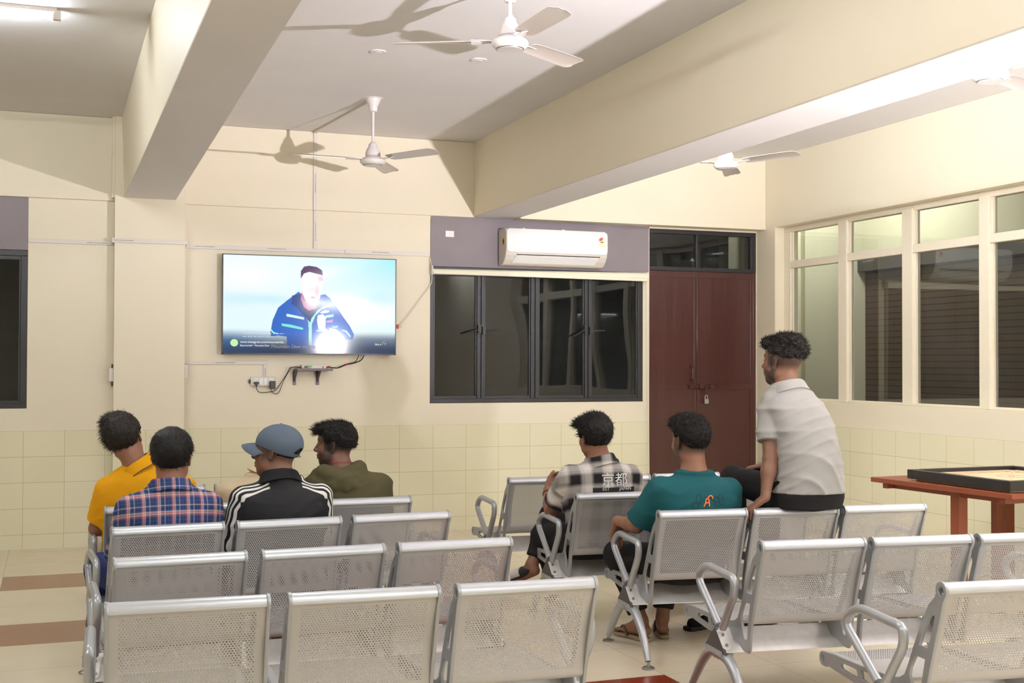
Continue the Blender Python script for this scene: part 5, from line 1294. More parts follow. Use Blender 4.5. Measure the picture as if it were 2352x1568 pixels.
        if piping:
            m = MB(); m.tube([vs[i * np_ + 6] for i in range(nA + 1)], 0.0022, 6); m.build('collar_piping', piping, co)
    # trousers
    zlow = min(s_[0] for s_ in torso); tp = [loft([s_ for s_ in torso if s_[0] < zlow + 0.15], 0.03, infl=0.010)]
    for hip, kn, an, td in legs:
        hip, kn, an = (np.array(v, float) for v in (hip, kn, an)); e = kn + (an - kn) * 0.86; n_ = (an - kn) / np.linalg.norm(an - kn)
        tp += [rc(hip, kn, 0.092, 0.070, 0.04), rc(kn, e + n_ * 0.03, 0.070, 0.052, 0.03, cap=(e, n_))]
    lo, hi = bbox(tp, 0.012)
    sdf_object('trousers', tp, [(lo, hi, 0.0075)], trousers, body, disp=fold(fseed + 5, 0.007, 18, 30, 0.2))
    if hair: hair_piece(body, Cc, R, **hair)
    return body, sh_o, (Cc, R), (SP, SF)

def trunk_secs(c, zn, lean=((0.0, 0.135), (-0.1, 0.145), (-0.2, 0.16), (-0.4, 0.215), (-0.57, 0.275)), wide=1.0, side=0.0, drop=0.0):
    lz = [l[0] for l in lean][::-1]; ly = [l[1] for l in lean][::-1]
    S = []
    for dz, w, d in ((0.004, 0.062, 0.058), (-0.018, 0.112, 0.074), (-0.040, 0.160, 0.088), (-0.070, 0.184, 0.098), (-0.13, 0.186, 0.110), (-0.22, 0.176, 0.116), (-0.33, 0.160, 0.110), (-0.43, 0.155, 0.112), (-0.49, 0.170, 0.122), (-0.53, 0.165, 0.115)):
        S.append((zn + dz, c + side * dz, float(np.interp(dz, lz, ly)), w * wide, d))
    return S
def seated_legs(c, spread=0.11, knee_f=0.74, z=0.455, out=0.05, foot=(0, 0)):
    L_ = []
    for s, fo in ((-1, foot[0]), (1, foot[1])):
        L_.append(((c + s * 0.085, 0.29, z), (c + s * (0.085 + out), knee_f, z + 0.015), (c + s * (0.09 + out), knee_f - 0.02 + fo, 0.095), (s * 0.15, 1, 0)))
    return L_
def arms_on_thighs(c, shz, w=0.178, f=0.14, elz=0.61, elw=0.215, wz=0.55):
    out = []
    for s in (-1, 1):
        out.append(((c + s * w, f, shz), (c + s * elw, f + 0.06, elz), (c + s * 0.13, 0.43, wz), (-s * 0.3, 1, -0.15), (0, 0, -1), (-s, 0, 0), 0.25))
    return out
SK1, SK2, SK3 = srgb(150, 104, 80), srgb(134, 92, 70), srgb(120, 80, 62)
black_tr = cloth('black_trousers', srgb(34, 32, 34)); blue_tr = cloth('blue_jeans', srgb(44, 54, 104)); grey_tr = cloth('light_trousers', srgb(186, 178, 166)); dark_tr = cloth('charcoal_trousers', srgb(48, 46, 48))
PL3, PL4, PR0, PR1 = (0.241, 5.507, 0.066), (0.243, 6.289, 0.0), (2.645, 6.135, -0.075), (2.703, 5.284, -0.117)

def flow_down(q): return (q[0] * 3, q[1] * 3, -0.6)
def flow_left(q): return (-0.7, 0.2, -0.25 + q[2] * 2)
def flow_fwd(q): return (q[0] * 2, 0.7, 0.15)
def flow_up(q): return (q[0] * 4, 0.35 + q[1], 0.7)

# 1 man in the yellow polo
c = 0.205
person(PL4, 'person in a mustard yellow polo shirt, head tilted left, seated at the far left', SK1, ((0.098, 0.155, 1.066), 22, 4, -15), (0.168, 0.135, 0.925), trunk_secs(c, 0.918, side=0.06, wide=1.08),
       [((c - 0.19, 0.14, 0.815), (c - 0.235, 0.22, 0.62), (c - 0.10, 0.42, 0.58), (0.5, 1, 0), (0, 0, -1), (1, 0, 0), 0.3), ((c + 0.185, 0.14, 0.815), (c + 0.235, 0.20, 0.61), (c + 0.12, 0.42, 0.56), (-0.3, 1, 0), (0, 0, -1), (-1, 0, 0), 0.3)],
       seated_legs(c, out=0.06), cloth('mustard_knit', srgb(226, 160, 22)), grey_tr,
       hair=dict(mat=M['hair_brown'], line=SHORT, thick=0.016, lumps=[((-0.05, 0.05, 0.09), (0.05, 0.05, 0.035)), ((-0.03, 0.0, 0.11), (0.06, 0.07, 0.03)), ((-0.075, 0.06, 0.055), (0.03, 0.035, 0.03))], seed=3, strands=1300, lift=0.22, slen=(0.012, 0.034), flow=flow_left, noise=0.003),
       collar='polo', fseed=3, shirt_amp=0.005, sleeve=0.78, piping=M['cap'])
# 2 man in the blue and red plaid shirt
c = 0.262
blue, red, cream, navy = srgb(58, 78, 124), srgb(196, 98, 92), srgb(214, 200, 192), srgb(38, 50, 84)
pl_mat = plaid('blue_red_plaid', 0.062, [(0.0, blue), (0.10, navy), (0.20, blue), (0.30, red), (0.335, cream), (0.40, red), (0.46, cream), (0.52, blue), (0.62, navy), (0.74, blue), (0.78, cream), (0.81, blue), (0.93, navy), (1.0, blue)], ratio=1.35)
def arm_uv(sides):
    def f(P):
        q = np.stack([P[:, 0] + 1.0, P[:, 2] + 1.0 + 0.25 * (P[:, 1] - 0.05), P[:, 1]], 1)
        for sh, elb in sides:
            sh = np.array(sh); elb = np.array(elb); ax = (elb - sh) / np.linalg.norm(elb - sh); out_ = np.sign((elb - sh)[0] if abs((elb - sh)[0]) > 0.001 else 1)
            r = P - sh; t = r @ ax
            dist = np.linalg.norm(r - t[:, None] * ax, axis=1); w = (t > 0.10) & (dist < 0.080)
            q[w, 0] = 1.3 + (r[w] @ np.cross(ax, (0, 1, 0))) + r[w][:, 1] * 0.8; q[w, 1] = 1.1 + t[w]
        return q
    sides_c = [sum(s[0][0] for s in sides) / len(sides)]
    return f
ar = arms_on_thighs(c, 0.815, w=0.175, elw=0.215, elz=0.60)
person(PL3, 'person in a blue and red plaid shirt seen from behind, short black hair', SK1, ((0.272, 0.150, 1.025), 24, 0, 3), (0.262, 0.125, 0.900), trunk_secs(c, 0.893),
       ar, [((c - 0.10, 0.29, 0.455), (c - 0.235, 0.66, 0.47), (c - 0.22, 0.66, 0.095), (-0.3, 1, 0)), seated_legs(c)[1]], pl_mat, blue_tr,
       hair=dict(mat=M['hair'], line=([-0.12, -0.06, -0.03, -0.012, 0.0, 0.02, 0.030, 0.045, 0.07, 0.10], [-0.082, -0.078, -0.045, -0.022, 0.0, -0.005, 0.012, 0.052, 0.068, 0.070]), thick=0.015, lumps=[((0, -0.03, 0.075), (0.072, 0.08, 0.05))], seed=5, strands=900, slen=(0.010, 0.02), flow=flow_down, lift=0.25, noise=0.0015),
       collar='shirt', fseed=8, uvfn=arm_uv([(a_[0], a_[1]) for a_ in ar]), sleeve=1.7, shirt_amp=0.005)
# 3 man in beige behind the cap
c = 0.775
person(PL4, 'person in a beige shirt, mostly hidden behind the man in the grey cap', SK1, ((0.845, 0.17, 0.985), -10, -14, 0), (0.800, 0.14, 0.868), trunk_secs(c, 0.862, wide=0.98), arms_on_thighs(c, 0.785, elz=0.58),
       seated_legs(c), cloth('beige_cotton', srgb(204, 184, 152)), dark_tr, hair=dict(mat=M['hair'], line=SHORT, thick=0.010, seed=6, strands=300, slen=(0.006, 0.012), flow=flow_down, noise=0.0015), collar='polo', fseed=11, sleeve=1.5)
# 4 man in the black jacket and grey cap
c = 0.762
def stripes_mat():
    m, N, L, B = newmat('black_track_jacket')
    at = N.new('ShaderNodeAttribute'); at.attribute_name = 'cloth'; sp = N.new('ShaderNodeSeparateXYZ'); L.new(at.outputs['Vector'], sp.inputs[0])
    u = sp.outputs[0]; t = None
    for k in (-0.019, 0.0, 0.019):
        q = mth(N, L, 'LESS_THAN', mth(N, L, 'ABSOLUTE', mth(N, L, 'SUBTRACT', u, k)), 0.0048); t = q if t is None else mth(N, L, 'MAXIMUM', t, q)
    t = mth(N, L, 'MULTIPLY', t, sp.outputs[1])
    L.new(mixc(N, L, t, srgb(32, 32, 36), srgb(226, 222, 214)), B.inputs['Base Color']); B.inputs['Roughness'].default_value = 0.7; B.inputs['Specular IOR Level'].default_value = 0.3
    return m
shL, shR, nk4 = np.array((c - 0.178, 0.135, 0.838)), np.array((c + 0.178, 0.135, 0.838)), np.array((0.750, 0.125, 0.912))
elL, elR = np.array((c - 0.225, 0.19, 0.63)), np.array((c + 0.215, 0.20, 0.62))
def stripe_uv(P):
    q = np.zeros((len(P), 3)); side = np.where(P[:, 0] < c, -1.0, 1.0)
    sx = np.abs(P[:, 0] - c)
    # offset behind the shoulder line (on the shoulders) or behind the arm axis (on the sleeves)
    ridge = np.interp(sx, [0.06, 0.178], [nk4[1] - 0.060, 0.088])
    u = P[:, 1] - ridge + 0.35 * np.minimum(0, P[:, 2] - np.interp(sx, [0.06, 0.11, 0.15, 0.19], [0.915, 0.885, 0.862, 0.83]))
    for S_, E_, sg in ((shL, elL, -1), (shR, elR, 1)):
        ax = (E_ - S_) / np.linalg.norm(E_ - S_); r = P - S_; t = r @ ax; fw = np.array((0, 1, 0)) - ax * ax[1]
        ua = r @ fw + 0.034; w = (side == sg) & (t > 0.0) & (sx > 0.165); k = np.clip(t / 0.05, 0, 1); u = np.where(w, u * (1 - k) + ua * k, u)
    q[:, 0] = u
    top = (sx > 0.075) & (P[:, 2] > 0.825) | (sx > 0.20)
    q[:, 1] = top * 1.0
    return q
b4, s4, (C4, R4), _ = person(PL3, 'person in a black jacket with white shoulder stripes and a grey cap', SK2, ((0.738, 0.158, 1.030), -56, 2, 4), (0.750, 0.125, 0.912), trunk_secs(c, 0.905),
       [(shL, elL, (c - 0.14, 0.42, 0.55), (0.3, 1, 0), (0, 0, -1), (1, 0, 0), 0.3), (shR, elR, (c + 0.13, 0.42, 0.55), (-0.3, 1, 0), (0, 0, -1), (-1, 0, 0), 0.3)],
       seated_legs(c), stripes_mat(), dark_tr, hair=dict(mat=M['hair'], line=([-0.12, -0.06, -0.03, -0.012, 0.0, 0.02, 0.03, 0.1], [-0.048, -0.048, -0.02, 0.0, 0.01, 0.02, 0.06, 0.09]), thick=0.003, seed=7, strands=0, noise=0.0005),
       collar='polo', collar_mat=cloth('black_rib_collar', srgb(28, 28, 31)), fseed=15, sleeve=1.6, uvfn=stripe_uv, stubble=(-0.02, 0.5), nr=0.054)
def cap_hat(parent, C, R):
    def w(p): return C + R @ np.array(p, float)
    mt = cloth('grey_cap_cotton', srgb(92, 102, 116)); 
    prims = [el(w((0, -0.016, 0.044)), (0.092, 0.112, 0.092), R, 0.01)]
    lo, hi = bbox(prims, 0.012); V, lo, vox = grid_field(prims, lo, hi, 0.0036)
    n = V.shape; X = (lo[0] + vox * np.arange(n[0]))[:, None, None]; Y = (lo[1] + vox * np.arange(n[1]))[None, :, None]; Z = (lo[2] + vox * np.arange(n[2]))[None, None, :]
    dx, dy, dz = X - C[0], Y - C[1], Z - C[2]
    x = R[0, 0] * dx + R[1, 0] * dy + R[2, 0] * dz; y = R[0, 1] * dx + R[1, 1] * dy + R[2, 1] * dz; z = R[0, 2] * dx + R[1, 2] * dy + R[2, 2] * dz
    V = np.maximum(V, (np.interp(y, [-0.13, -0.05, 0.03, 0.09], [-0.022, -0.006, 0.022, 0.038]) - z) * 0.8)      # lower edge, higher in front
    inner = np.sqrt((x / 0.082) ** 2 + ((y + 0.016) / 0.102) ** 2 + ((z - 0.038) / 0.083) ** 2) - 1
    V = np.maximum(V, -inner * 0.085)
    gap = np.sqrt((x / 0.042) ** 2 + ((z - 0.004) / 0.024) ** 2) - 1; gap = np.where(y < -0.03, gap * 0.03, 1); gap = np.maximum(gap, (0.002 - z))
    V = np.maximum(V, -gap).astype(np.float32)                                                                # the opening above the strap
    seam = 0.0
    P, F = nets(V, lo, vox); P = relax(P, F, 2)
    me = bpy.data.meshes.new('cap_crown'); me.from_pydata(P.tolist(), [], F.tolist()); me.update(); me.polygons.foreach_set('use_smooth', [True] * len(me.polygons)); me.materials.append(mt)
    o = bpy.data.objects.new('cap', me); COL.objects.link(o); o.parent = parent
    # brim
    nU, nV = 22, 9; vs = []; fs = []
    for sgn in (0, 1):
        for i in range(nU):
            a = -1.15 + 2.3 * i / (nU - 1)
            for j in range(nV):
                r = j / (nV - 1); bx, by = 0.088 * math.sin(a), -0.016 + 0.106 * math.cos(a)
                ext = 0.074 * math.cos(a * 0.95) ** 0.7 if abs(a * 0.95) < PI / 2 else 0
                px, py = bx * (1 + 0.04 * r), by + ext * r
                pz = 0.043 + 0.006 * r - 6.8 * px * px - 0.016 * r * r - sgn * 0.0035
                vs.append(w((px, py, pz)).tolist())
    def I(s, i, j): return s * nU * nV + i * nV + j
    for i in range(nU - 1):
        for j in range(nV - 1): fs += [(I(0, i, j), I(0, i + 1, j), I(0, i + 1, j + 1), I(0, i, j + 1)), (I(1, i, j), I(1, i, j + 1), I(1, i + 1, j + 1), I(1, i + 1, j))]
        fs.append((I(0, i, nV - 1), I(0, i + 1, nV - 1), I(1, i + 1, nV - 1), I(1, i, nV - 1)))
    MB().add(vs, fs).build('cap_brim', mt, o, smooth=True)
    m = MB().lathe([(0.006, 0), (0.004, 0.004)], n=12, mat=Matrix.Translation(w((0, -0.016, 0.135))) @ Matrix(R.tolist()).to_4x4()); m.build('cap_button', mt, o, smooth=True)
    m = MB(); m.tube([w((0.018, -0.110, -0.010)), w((0.004, -0.113, -0.010))], 0.0045, 8); m.build('strap_buckle', M['steel'], o)
cap_hat(b4, C4, R4)
m = MB(); pth = [C4 + R4 @ np.array((-0.048, -0.045, -0.075)), C4 + R4 @ np.array((-0.052, -0.05, -0.10)), C4 + R4 @ np.array((-0.054, -0.045, -0.125))]
m.tube([tuple(p) for p in pth], [0.0015, 0.0035, 0.002], 6); m.build('red_thread', M['red'], b4)
# 5 man in the olive hoodie
c = 1.222
olive = cloth('olive_sweatshirt', srgb(84, 78, 54))
nk5 = np.array((1.178, 0.125, 0.893))
hood = [rc(nk5 + (-0.10, -0.03, -0.012), nk5 + (0.0, -0.075, -0.055), 0.032, 0.040, 0.025), rc(nk5 + (0.10, -0.02, 0.0), nk5 + (0.0, -0.075, -0.055), 0.034, 0.040, 0.025), rc(nk5 + (-0.11, 0.04, -0.025), nk5 + (-0.09, -0.035, -0.015), 0.026, 0.034, 0.02), rc(nk5 + (0.105, 0.045, 0.005), nk5 + (0.095, -0.03, 0.004), 0.024, 0.036, 0.02),
        rc(nk5 + (-0.05, -0.08, -0.085), nk5 + (0.05, -0.08, -0.08), 0.026, 0.026, 0.02), rc(nk5 + (0.0, -0.10, -0.04), nk5 + (0.01, -0.10, -0.10), 0.010, 0.012, 0.012)]
b5, s5, (C5, R5), (P5, F5) = person(PL4, 'person in an olive hoodie facing left with a small beard and an earbud', SK3, ((1.158, 0.150, 1.008), -64, 0, 3), tuple(nk5), trunk_secs(c, 0.885, wide=1.02, side=-0.10),
       [((c - 0.175, 0.14, 0.805), (c - 0.21, 0.20, 0.60), (c - 0.12, 0.42, 0.55), (0.3, 1, 0), (0, 0, -1), (1, 0, 0), 0.3), ((c + 0.178, 0.14, 0.805), (c + 0.215, 0.18, 0.60), (c + 0.13, 0.42, 0.55), (-0.3, 1, 0), (0, 0, -1), (-1, 0, 0), 0.3)],
       seated_legs(c), olive, dark_tr, beard=0.75, moustache=0.7, stubble=(-0.01, 0.8),
       hair=dict(mat=M['hair'], line=([-0.12, -0.06, -0.02, 0.0, 0.02, 0.035, 0.045, 0.07, 0.10], [-0.010, -0.006, 0.018, 0.026, 0.008, 0.02, 0.050, 0.062, 0.06]), thick=0.010, lumps=[((0, 0.05, 0.092), (0.066, 0.055, 0.032)), ((0, -0.02, 0.10), (0.06, 0.07, 0.03)), ((-0.01, 0.092, 0.078), (0.045, 0.025, 0.022))], seed=9, strands=1300, slen=(0.012, 0.032), flow=flow_fwd, lift=0.6, noise=0.003),
       collar=None, extra_shirt=hood, fseed=21, sleeve=1.6, shirt_amp=0.006)
m = MB(); p = C5 + R5 @ np.array((-0.088, 0.002, -0.004)); m.tube([tuple(p), tuple(p + R5 @ np.array((-0.010, 0.004, -0.001)))], [0.007, 0.0055], 10); m.tube([tuple(p + R5 @ np.array((-0.006, 0.006, -0.003))), tuple(p + R5 @ np.array((-0.006, 0.012, -0.020)))], 0.003, 8); m.build('earbud', M['black_plastic'], b5, smooth=True)
m = MB(); m.tube([tuple(nk5 + np.array((0.064 * math.sin(a), -0.066 * math.cos(a) + 0.0, 0.028 + 0.012 * math.cos(a)))) for a in np.linspace(-1.3, 1.3, 16)], 0.0016, 6); m.build('neck_thread', M['red'], b5)

# 6 man in the black and white checked shirt
c = 0.200
chk = plaid('black_white_check', 0.118, [(0.0, srgb(196, 188, 180)), (0.06, srgb(186, 178, 172)), (0.12, srgb(214, 206, 198)), (0.34, srgb(214, 206, 198)), (0.42, srgb(150, 142, 138)), (0.50, srgb(34, 32, 34)), (0.86, srgb(34, 32, 34)), (0.93, srgb(140, 134, 130)), (1.0, srgb(196, 188, 180))], ratio=1.05)
ar = [((c - 0.180, 0.15, 0.832), (-0.022, 0.36, 0.615), (0.000, 0.50, 0.715), (0.5, 0.6, 0.5), (0.6, -0.2, 0.3), (0.3, -0.6, 0.3), 0.5), ((c + 0.178, 0.15, 0.825), (c + 0.21, 0.24, 0.60), (c + 0.10, 0.44, 0.55), (-0.3, 1, 0), (0, 0, -1), (-1, 0, 0), 0.3)]
b6, s6, (C6, R6), (P6, F6) = person(PR0, 'person in a black and white checked shirt with thick wavy hair', SK1, ((0.165, 0.160, 1.036), -17, -4, -3), (0.190, 0.135, 0.905), trunk_secs(c, 0.898, wide=1.04),
       ar, [((c - 0.085, 0.29, 0.455), (0.06, 0.74, 0.415), (0.115, 0.66, 0.095), (0, 1, 0)), ((c + 0.085, 0.30, 0.47), (0.12, 0.78, 0.53), (-0.02, 0.735, 0.255), (-0.45, 0.8, -0.35))], chk, black_tr,
       hair=dict(mat=M['hair'], line=([-0.12, -0.06, -0.03, -0.012, 0.0, 0.02, 0.030, 0.045, 0.07, 0.10], [-0.088, -0.082, -0.05, -0.022, 0.0, -0.008, 0.012, 0.052, 0.066, 0.068]), thick=0.017, lumps=[((-0.03, 0.055, 0.085), (0.055, 0.05, 0.035)), ((0, -0.01, 0.10), (0.066, 0.08, 0.034)), ((-0.045, 0.10, 0.068), (0.028, 0.022, 0.022))], seed=12, strands=1500, slen=(0.012, 0.034), flow=flow_fwd, lift=0.35, noise=0.0028),
       collar='shirt', fseed=31, uvfn=arm_uv([(a_[0], a_[1]) for a_ in ar]), sleeve=0.74, bigsleeve=0.030, shirt_amp=0.006)
# 7 man in the teal shirt
c = 0.245
ar = [((c - 0.180, 0.145, 0.838), (-0.005, 0.285, 0.640), (-0.030, 0.515, 0.640), (0.05, 0.42, -0.9), (0.3, -1, -0.3), (0.7, 0.2, 0.2), 0.18), ((c + 0.180, 0.145, 0.825), (c + 0.215, 0.24, 0.60), (c + 0.11, 0.44, 0.55), (-0.3, 1, 0), (0, 0, -1), (-1, 0, 0), 0.3)]
b7, s7, (C7, R7), (P7, F7) = person(PR1, 'person in a teal T-shirt resting his left arm on the armrest', SK1, ((0.226, 0.160, 1.064), -19, 0, 0), (0.238, 0.135, 0.905), trunk_secs(c, 0.900, wide=1.06),
       ar, [((c - 0.085, 0.29, 0.455), (0.045, 0.735, 0.43), (0.135, 0.60, 0.10), (-0.45, 1, 0)), ((c + 0.085, 0.29, 0.455), (0.34, 0.74, 0.455), (0.270, 0.655, 0.095), (0.25, 1, 0))], cloth('teal_jersey', srgb(30, 84, 90)), black_tr,
       hair=dict(mat=M['hair'], line=([-0.12, -0.06, -0.02, 0.02, 0.04, 0.07, 0.10], [-0.035, -0.030, 0.010, 0.020, 0.05, 0.066, 0.068]), thick=0.010, lumps=[((0, 0.03, 0.098), (0.064, 0.07, 0.034)), ((-0.01, 0.085, 0.078), (0.05, 0.032, 0.026))], seed=14, strands=1500, slen=(0.010, 0.026), flow=flow_up, lift=0.6, noise=0.003),
       collar='crew', fseed=37, beard=0.5, stubble=(-0.035, 0.7), sleeve=0.86, bigsleeve=0.030, shirt_amp=0.006, nr=0.056)
# 8 man in the grey polo, perched on the back of the bench with his feet on the seat
c = 0.775
T8 = [(0.745, 0.790, 0.045, 0.165, 0.130), (0.80, 0.790, 0.040, 0.172, 0.140), (0.88, 0.793, 0.035, 0.160, 0.138), (0.98, 0.792, 0.030, 0.148, 0.130), (1.08, 0.784, 0.045, 0.142, 0.125), (1.17, 0.770, 0.070, 0.142, 0.118), (1.225, 0.758, 0.090, 0.140, 0.106), (1.265, 0.750, 0.102, 0.128, 0.092), (1.295, 0.745, 0.112, 0.098, 0.076), (1.335, 0.738, 0.125, 0.062, 0.060)]
ar = [((0.635, 0.120, 1.205), (0.600, 0.045, 0.980), (0.548, -0.010, 0.800), (-0.5, 0.25, -0.45), (0.1, 0.1, -1), (0.4, 0.9, 0), 0.30), ((0.880, 0.130, 1.20), (0.91, 0.20, 0.98), (0.75, 0.38, 0.925), (-0.9, 0.5, -0.25), (0, 0, -1), (-0.4, 1, 0), 0.45)]
b8, s8, (C8, R8), (P8, F8) = person(PR1, 'person in a light grey polo shirt perched on the back of the bench', SK2, ((0.722, 0.165, 1.450), -32, 2, 2), (0.738, 0.128, 1.318), T8,
       ar, [((0.72, 0.12, 0.80), (0.62, 0.52, 0.835), (0.60, 0.50, 0.465), (-0.1, 1, 0)), ((0.88, 0.12, 0.80), (0.83, 0.55, 0.825), (0.82, 0.52, 0.465), (0.1, 1, 0))], cloth('grey_pique', srgb(166, 163, 158)), black_tr,
       hair=dict(mat=M['hair_brown'], line=([-0.12, -0.06, -0.02, 0.02, 0.04, 0.07, 0.10], [0.028, 0.030, 0.042, 0.046, 0.060, 0.070, 0.072]), thick=0.010, lumps=[((0, -0.075, 0.100), (0.05, 0.042, 0.040)), ((0, -0.02, 0.118), (0.064, 0.07, 0.034)), ((-0.02, 0.055, 0.098), (0.055, 0.045, 0.032)), ((0.01, -0.105, 0.075), (0.036, 0.026, 0.032))], seed=17, strands=1600, slen=(0.012, 0.03), flow=lambda q: (q[0] * 3, -0.4 + q[1] * 2, 0.3), lift=0.6, noise=0.0055, nf=150),
       collar='polo', fseed=41, beard=0.8, moustache=0.4, stubble=(0.0, 0.75), sleeve=0.62, bigsleeve=0.024, shirt_amp=0.013, nr=0.056, hem=0.812, sk=0.018)

# ---- writing and prints on the two shirts, laid onto the cloth from behind
def decal(ob, P, F, parent, name, frame, off=0.003):
    """frame = (centre x, centre z, width); vertices of ob (in its own xy plane) are dropped forward onto the shirt"""
    bvh = BVHTree.FromPolygons([tuple(p) for p in P], [tuple(f) for f in F])
    me = ob.data; import bmesh
    bm = bmesh.new(); bm.from_mesh(me)
    xs = [v.co.x for v in bm.verts]; ys = [v.co.y for v in bm.verts]; w = max(xs) - min(xs); k = frame[2] / w; cx_, cy_ = (max(xs) + min(xs)) / 2, (max(ys) + min(ys)) / 2
    for v in bm.verts: v.co = Vector(((v.co.x - cx_) * k, (v.co.y - cy_) * k, v.co.z))
    bmesh.ops.triangulate(bm, faces=bm.faces)
    for _ in range(3):
        es = [e for e in bm.edges if e.calc_length() > 0.010]
        if not es: break
        bmesh.ops.subdivide_edges(bm, edges=es, cuts=1); bmesh.ops.triangulate(bm, faces=[f for f in bm.faces if len(f.verts) > 4])
    for v in bm.verts:
        x, z = frame[0] + v.co.x, frame[1] + v.co.y; lift = off + v.co.z
        hit = bvh.ray_cast(Vector((x, -0.5, z)), Vector((0, 1, 0)))[0]
        v.co = Vector((x, (hit.y if hit else 0.03) - lift, z))
    bm.to_mesh(me); bm.free(); ob.parent = parent; ob.name = name
    return ob
pr_white = simple('white_shirt_print', srgb(232, 230, 226), 0.7); pr_or = simple('orange_shirt_print', srgb(236, 120, 64), 0.7); pr_dk = simple('dark_shirt_print', srgb(14, 50, 56), 0.7)
t_ = text_mesh('shirt_writing', '\u4eac\u90fd', 0.1, pr_white, extrude=0.0005); decal(t_, P6, F6, s6, 'shirt_writing', (0.236, 0.815, 0.150))
m = MB().box(-0.125, -0.035, -0.0004, 0.115, 0.012, 0.0004); 
o = m.build('dark_print_panel', simple('black_shirt_print', srgb(28, 28, 30), 0.7)); decal(o, P6, F6, s6, 'dark_print_panel', (0.236, 0.748, 0.25), off=0.002)
t_ = text_mesh('shirt_writing', 'EST        JAPAN', 0.05, pr_white, extrude=0.0005); decal(t_, P6, F6, s6, 'shirt_writing', (0.250, 0.762, 0.170), off=0.004)
def flat_tube(pts, r, name, mat, closed=False):
    m = MB(); m.tube([(p[0], p[1], 0) for p in pts], r, 6, closed=closed); 
    m.v = [(a_, b_, c_ * 0.25) for a_, b_, c_ in m.v]; return m.build(name, mat)
def loop(cx_, cy_, rx, ry, n=20): return [(cx_ + rx * math.cos(t), cy_ + ry * math.sin(t)) for t in np.linspace(0, 2 * PI, n, endpoint=False)]
m = MB()
for lp in (loop(-0.055, 0.012, 0.012, 0.022), loop(-0.07, -0.015, 0.016, 0.014), loop(0.032, 0.008, 0.014, 0.012), loop(0.055, 0.016, 0.014, 0.012), loop(0.062, -0.006, 0.014, 0.010), loop(0.038, -0.014, 0.012, 0.010)):
    m.tube([(a_, b_, 0) for a_, b_ in lp], 0.0017, 5, closed=True)
m.v = [(a_, b_, c_ * 0.3) for a_, b_, c_ in m.v]; o = m.build('dark_outline_print', pr_dk); decal(o, P7, F7, s7, 'dark_outline_print', (0.272, 0.786, 0.175), off=0.002)
m = MB()
for pts in ([(-0.022, -0.03), (-0.012, -0.012), (-0.008, 0.012), (0.006, 0.010), (0.010, -0.010), (0.012, -0.03)], [(-0.016, -0.010), (0.010, -0.008)], [(-0.002, 0.010), (0.008, 0.026), (0.022, 0.030), (0.030, 0.022), (0.032, 0.012)]):
    m.tube(smooth_path([(a_, b_, 0) for a_, b_ in pts], 4), 0.0036, 6)
m.v = [(a_, b_, c_ * 0.2) for a_, b_, c_ in m.v]; o = m.build('orange_print', pr_or); decal(o, P7, F7, s7, 'orange_print', (0.268, 0.786, 0.052), off=0.003)
# collar piping of the yellow shirt, wristband of the checked shirt man
def in_frame(pose, p):
    x, y, a = pose; return (x + math.cos(a) * p[0] - math.sin(a) * p[1], y + math.sin(a) * p[0] + math.cos(a) * p[1], p[2])
# ---- footwear
def slipper(pose, p, d, name, label, sole, strap, tilt=None, length=0.26):
    o = empty(name, in_frame(pose, p), pose[2] + math.atan2(-d[0], d[1])); tag(o, label, 'slipper')
    if tilt: o.rotation_euler = (tilt[0], tilt[1], o.rotation_euler[2])
    out = [(-0.030, -0.11), (-0.036, -0.06), (-0.030, 0.0), (-0.040, 0.07), (-0.038, 0.12), (-0.015, 0.148), (0.015, 0.148), (0.036, 0.12), (0.042, 0.07), (0.034, 0.0), (0.036, -0.06), (0.030, -0.11), (0.012, -0.125), (-0.012, -0.125)]
    m = MB(); m.prism([tuple(v) for v in out], lambda u, v, w: (u, v, w), 0.0, 0.016); m.build('sole', sole, o, bevel=0.004)
    m = MB(); m.tube(smooth_path([(-0.036, 0.01, 0.012), (-0.026, 0.05, 0.058), (0.0, 0.09, 0.040), (0.026, 0.05, 0.060), (0.038, 0.01, 0.012)], 5), 0.006, 8); m.tube([(0, 0.088, 0.042), (0, 0.105, 0.012)], 0.005, 8); m.build('strap', strap, o, smooth=True)
    return o
tan = simple('worn_tan_sole', srgb(150, 128, 100), 0.7, noise=0.15, nscale=30); brn = simple('brown_strap', srgb(88, 66, 54), 0.6)
slipper(PR1, (0.135 - 0.026, 0.60 + 0.055, 0.003), (-0.41, 0.91), 'flip_flop', 'tan flip-flop under the left foot of the person in teal', tan, brn)
slipper(PR1, (0.270 + 0.014, 0.655 + 0.055, 0.003), (0.24, 0.97), 'flip_flop', 'tan flip-flop under the right foot of the person in teal', tan, brn)
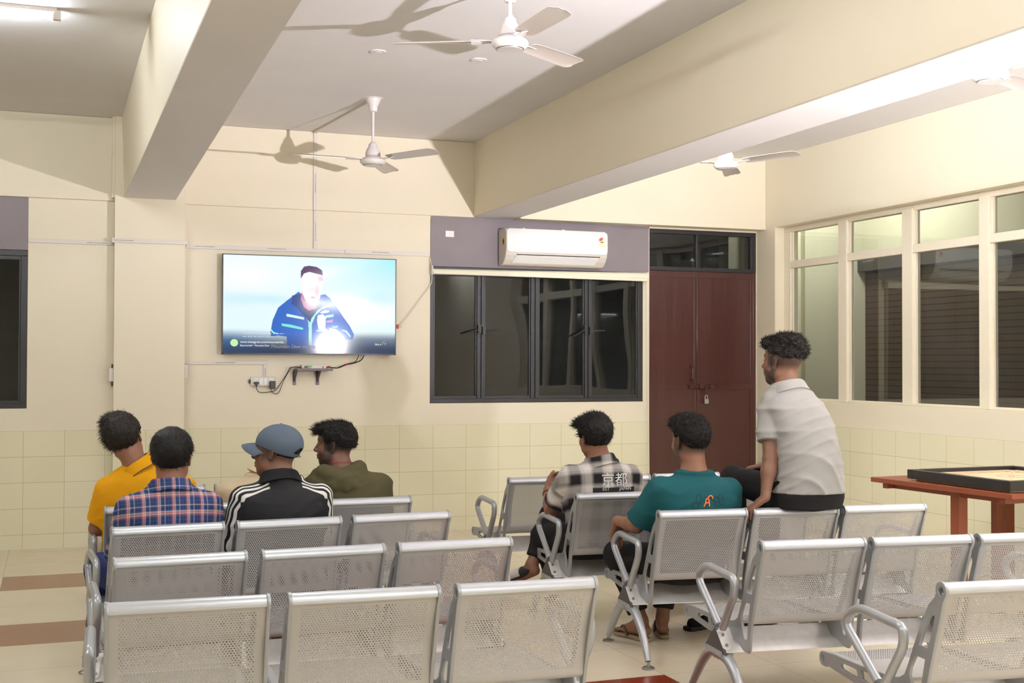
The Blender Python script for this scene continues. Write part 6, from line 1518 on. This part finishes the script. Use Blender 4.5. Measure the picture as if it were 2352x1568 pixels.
def loose_shoe(loc, rz, label):
    o = empty('shoe', loc, rz); tag(o, label, 'shoe', 'black shoes on the floor')
    m = MB(); m.prism([(-0.032, -0.13), (-0.040, -0.05), (-0.034, 0.01), (-0.045, 0.08), (-0.03, 0.14), (0.0, 0.155), (0.03, 0.14), (0.042, 0.08), (0.034, 0.01), (0.036, -0.05), (0.030, -0.13)], lambda u, v, w: (u, v, w), 0, 0.022); m.build('sole', M['rubber'], o, bevel=0.004)
    pr_ = [el((0, 0.075, 0.03), (0.040, 0.075, 0.040), k=0.02), el((0, -0.04, 0.035), (0.034, 0.085, 0.045), k=0.02), el((0, -0.045, 0.075), (0.024, 0.055, 0.045), k=0.012, op='sub')]
    lo, hi = bbox(pr_, 0.01); lo[2] = 0.012
    sdf_object('upper', pr_, [(lo, hi, 0.005)], cloth('black_shoe_upper', srgb(30, 29, 30)), o)
loose_shoe((3.36, 6.02, 0.001), -1.25, 'black shoe lying on the floor under the front edge of the second right bench seat')
loose_shoe((3.66, 5.98, 0.001), -1.4, 'black shoe on the floor further right, half hidden behind a bench back')
# white and black slip-on on the crossed foot of the man in the checked shirt
o = empty('slip_on_shoe'); o.parent = b6; o.location = (-0.02 - 0.035, 0.735 + 0.055, 0.20)
o.rotation_euler = Vector((-0.45, 0.8, -0.35)).to_track_quat('Y', 'Z').to_euler()
pr_ = [el((0, 0.02, 0.0), (0.042, 0.135, 0.036), k=0.02), el((0, -0.075, 0.045), (0.034, 0.05, 0.042), k=0.015, op='sub')]
lo, hi = bbox(pr_, 0.01)
def shoe_tone(P): return np.where((P[:, 1] > 0.0)[:, None] & (P[:, 2] > -0.018)[:, None], np.array((0.66, 0.60, 0.55)), np.array((0.02, 0.02, 0.022)))
mm, N_, L_, B_ = newmat('slip_on_two_tone'); v_ = N_.new('ShaderNodeVertexColor'); v_.layer_name = 'tone'; L_.new(v_.outputs[0], B_.inputs['Base Color']); B_.inputs['Roughness'].default_value = 0.6
sh_, *_r = sdf_object('slip_on_upper', pr_, [(lo, hi, 0.0045)], mm, None, color=shoe_tone)
sh_.parent = b6; sh_.matrix_local = Matrix.LocRotScale(o.location, o.rotation_euler, None); bpy.data.objects.remove(o)
# brown wristband
m = MB(); wv = np.array((0.000, 0.50, 0.715)); ev = np.array((-0.022, 0.36, 0.615)); dv = (wv - ev) / np.linalg.norm(wv - ev); cv_ = wv - dv * 0.03; uu = np.cross(dv, (1, 0, 0)); uu /= np.linalg.norm(uu); ww = np.cross(dv, uu)
m.tube([tuple(cv_ + 0.028 * (uu * math.cos(t) + ww * math.sin(t))) for t in np.linspace(0, 2 * PI, 24, endpoint=False)], 0.004, 8, closed=True); m.build('wristband', brn, b6, smooth=True)
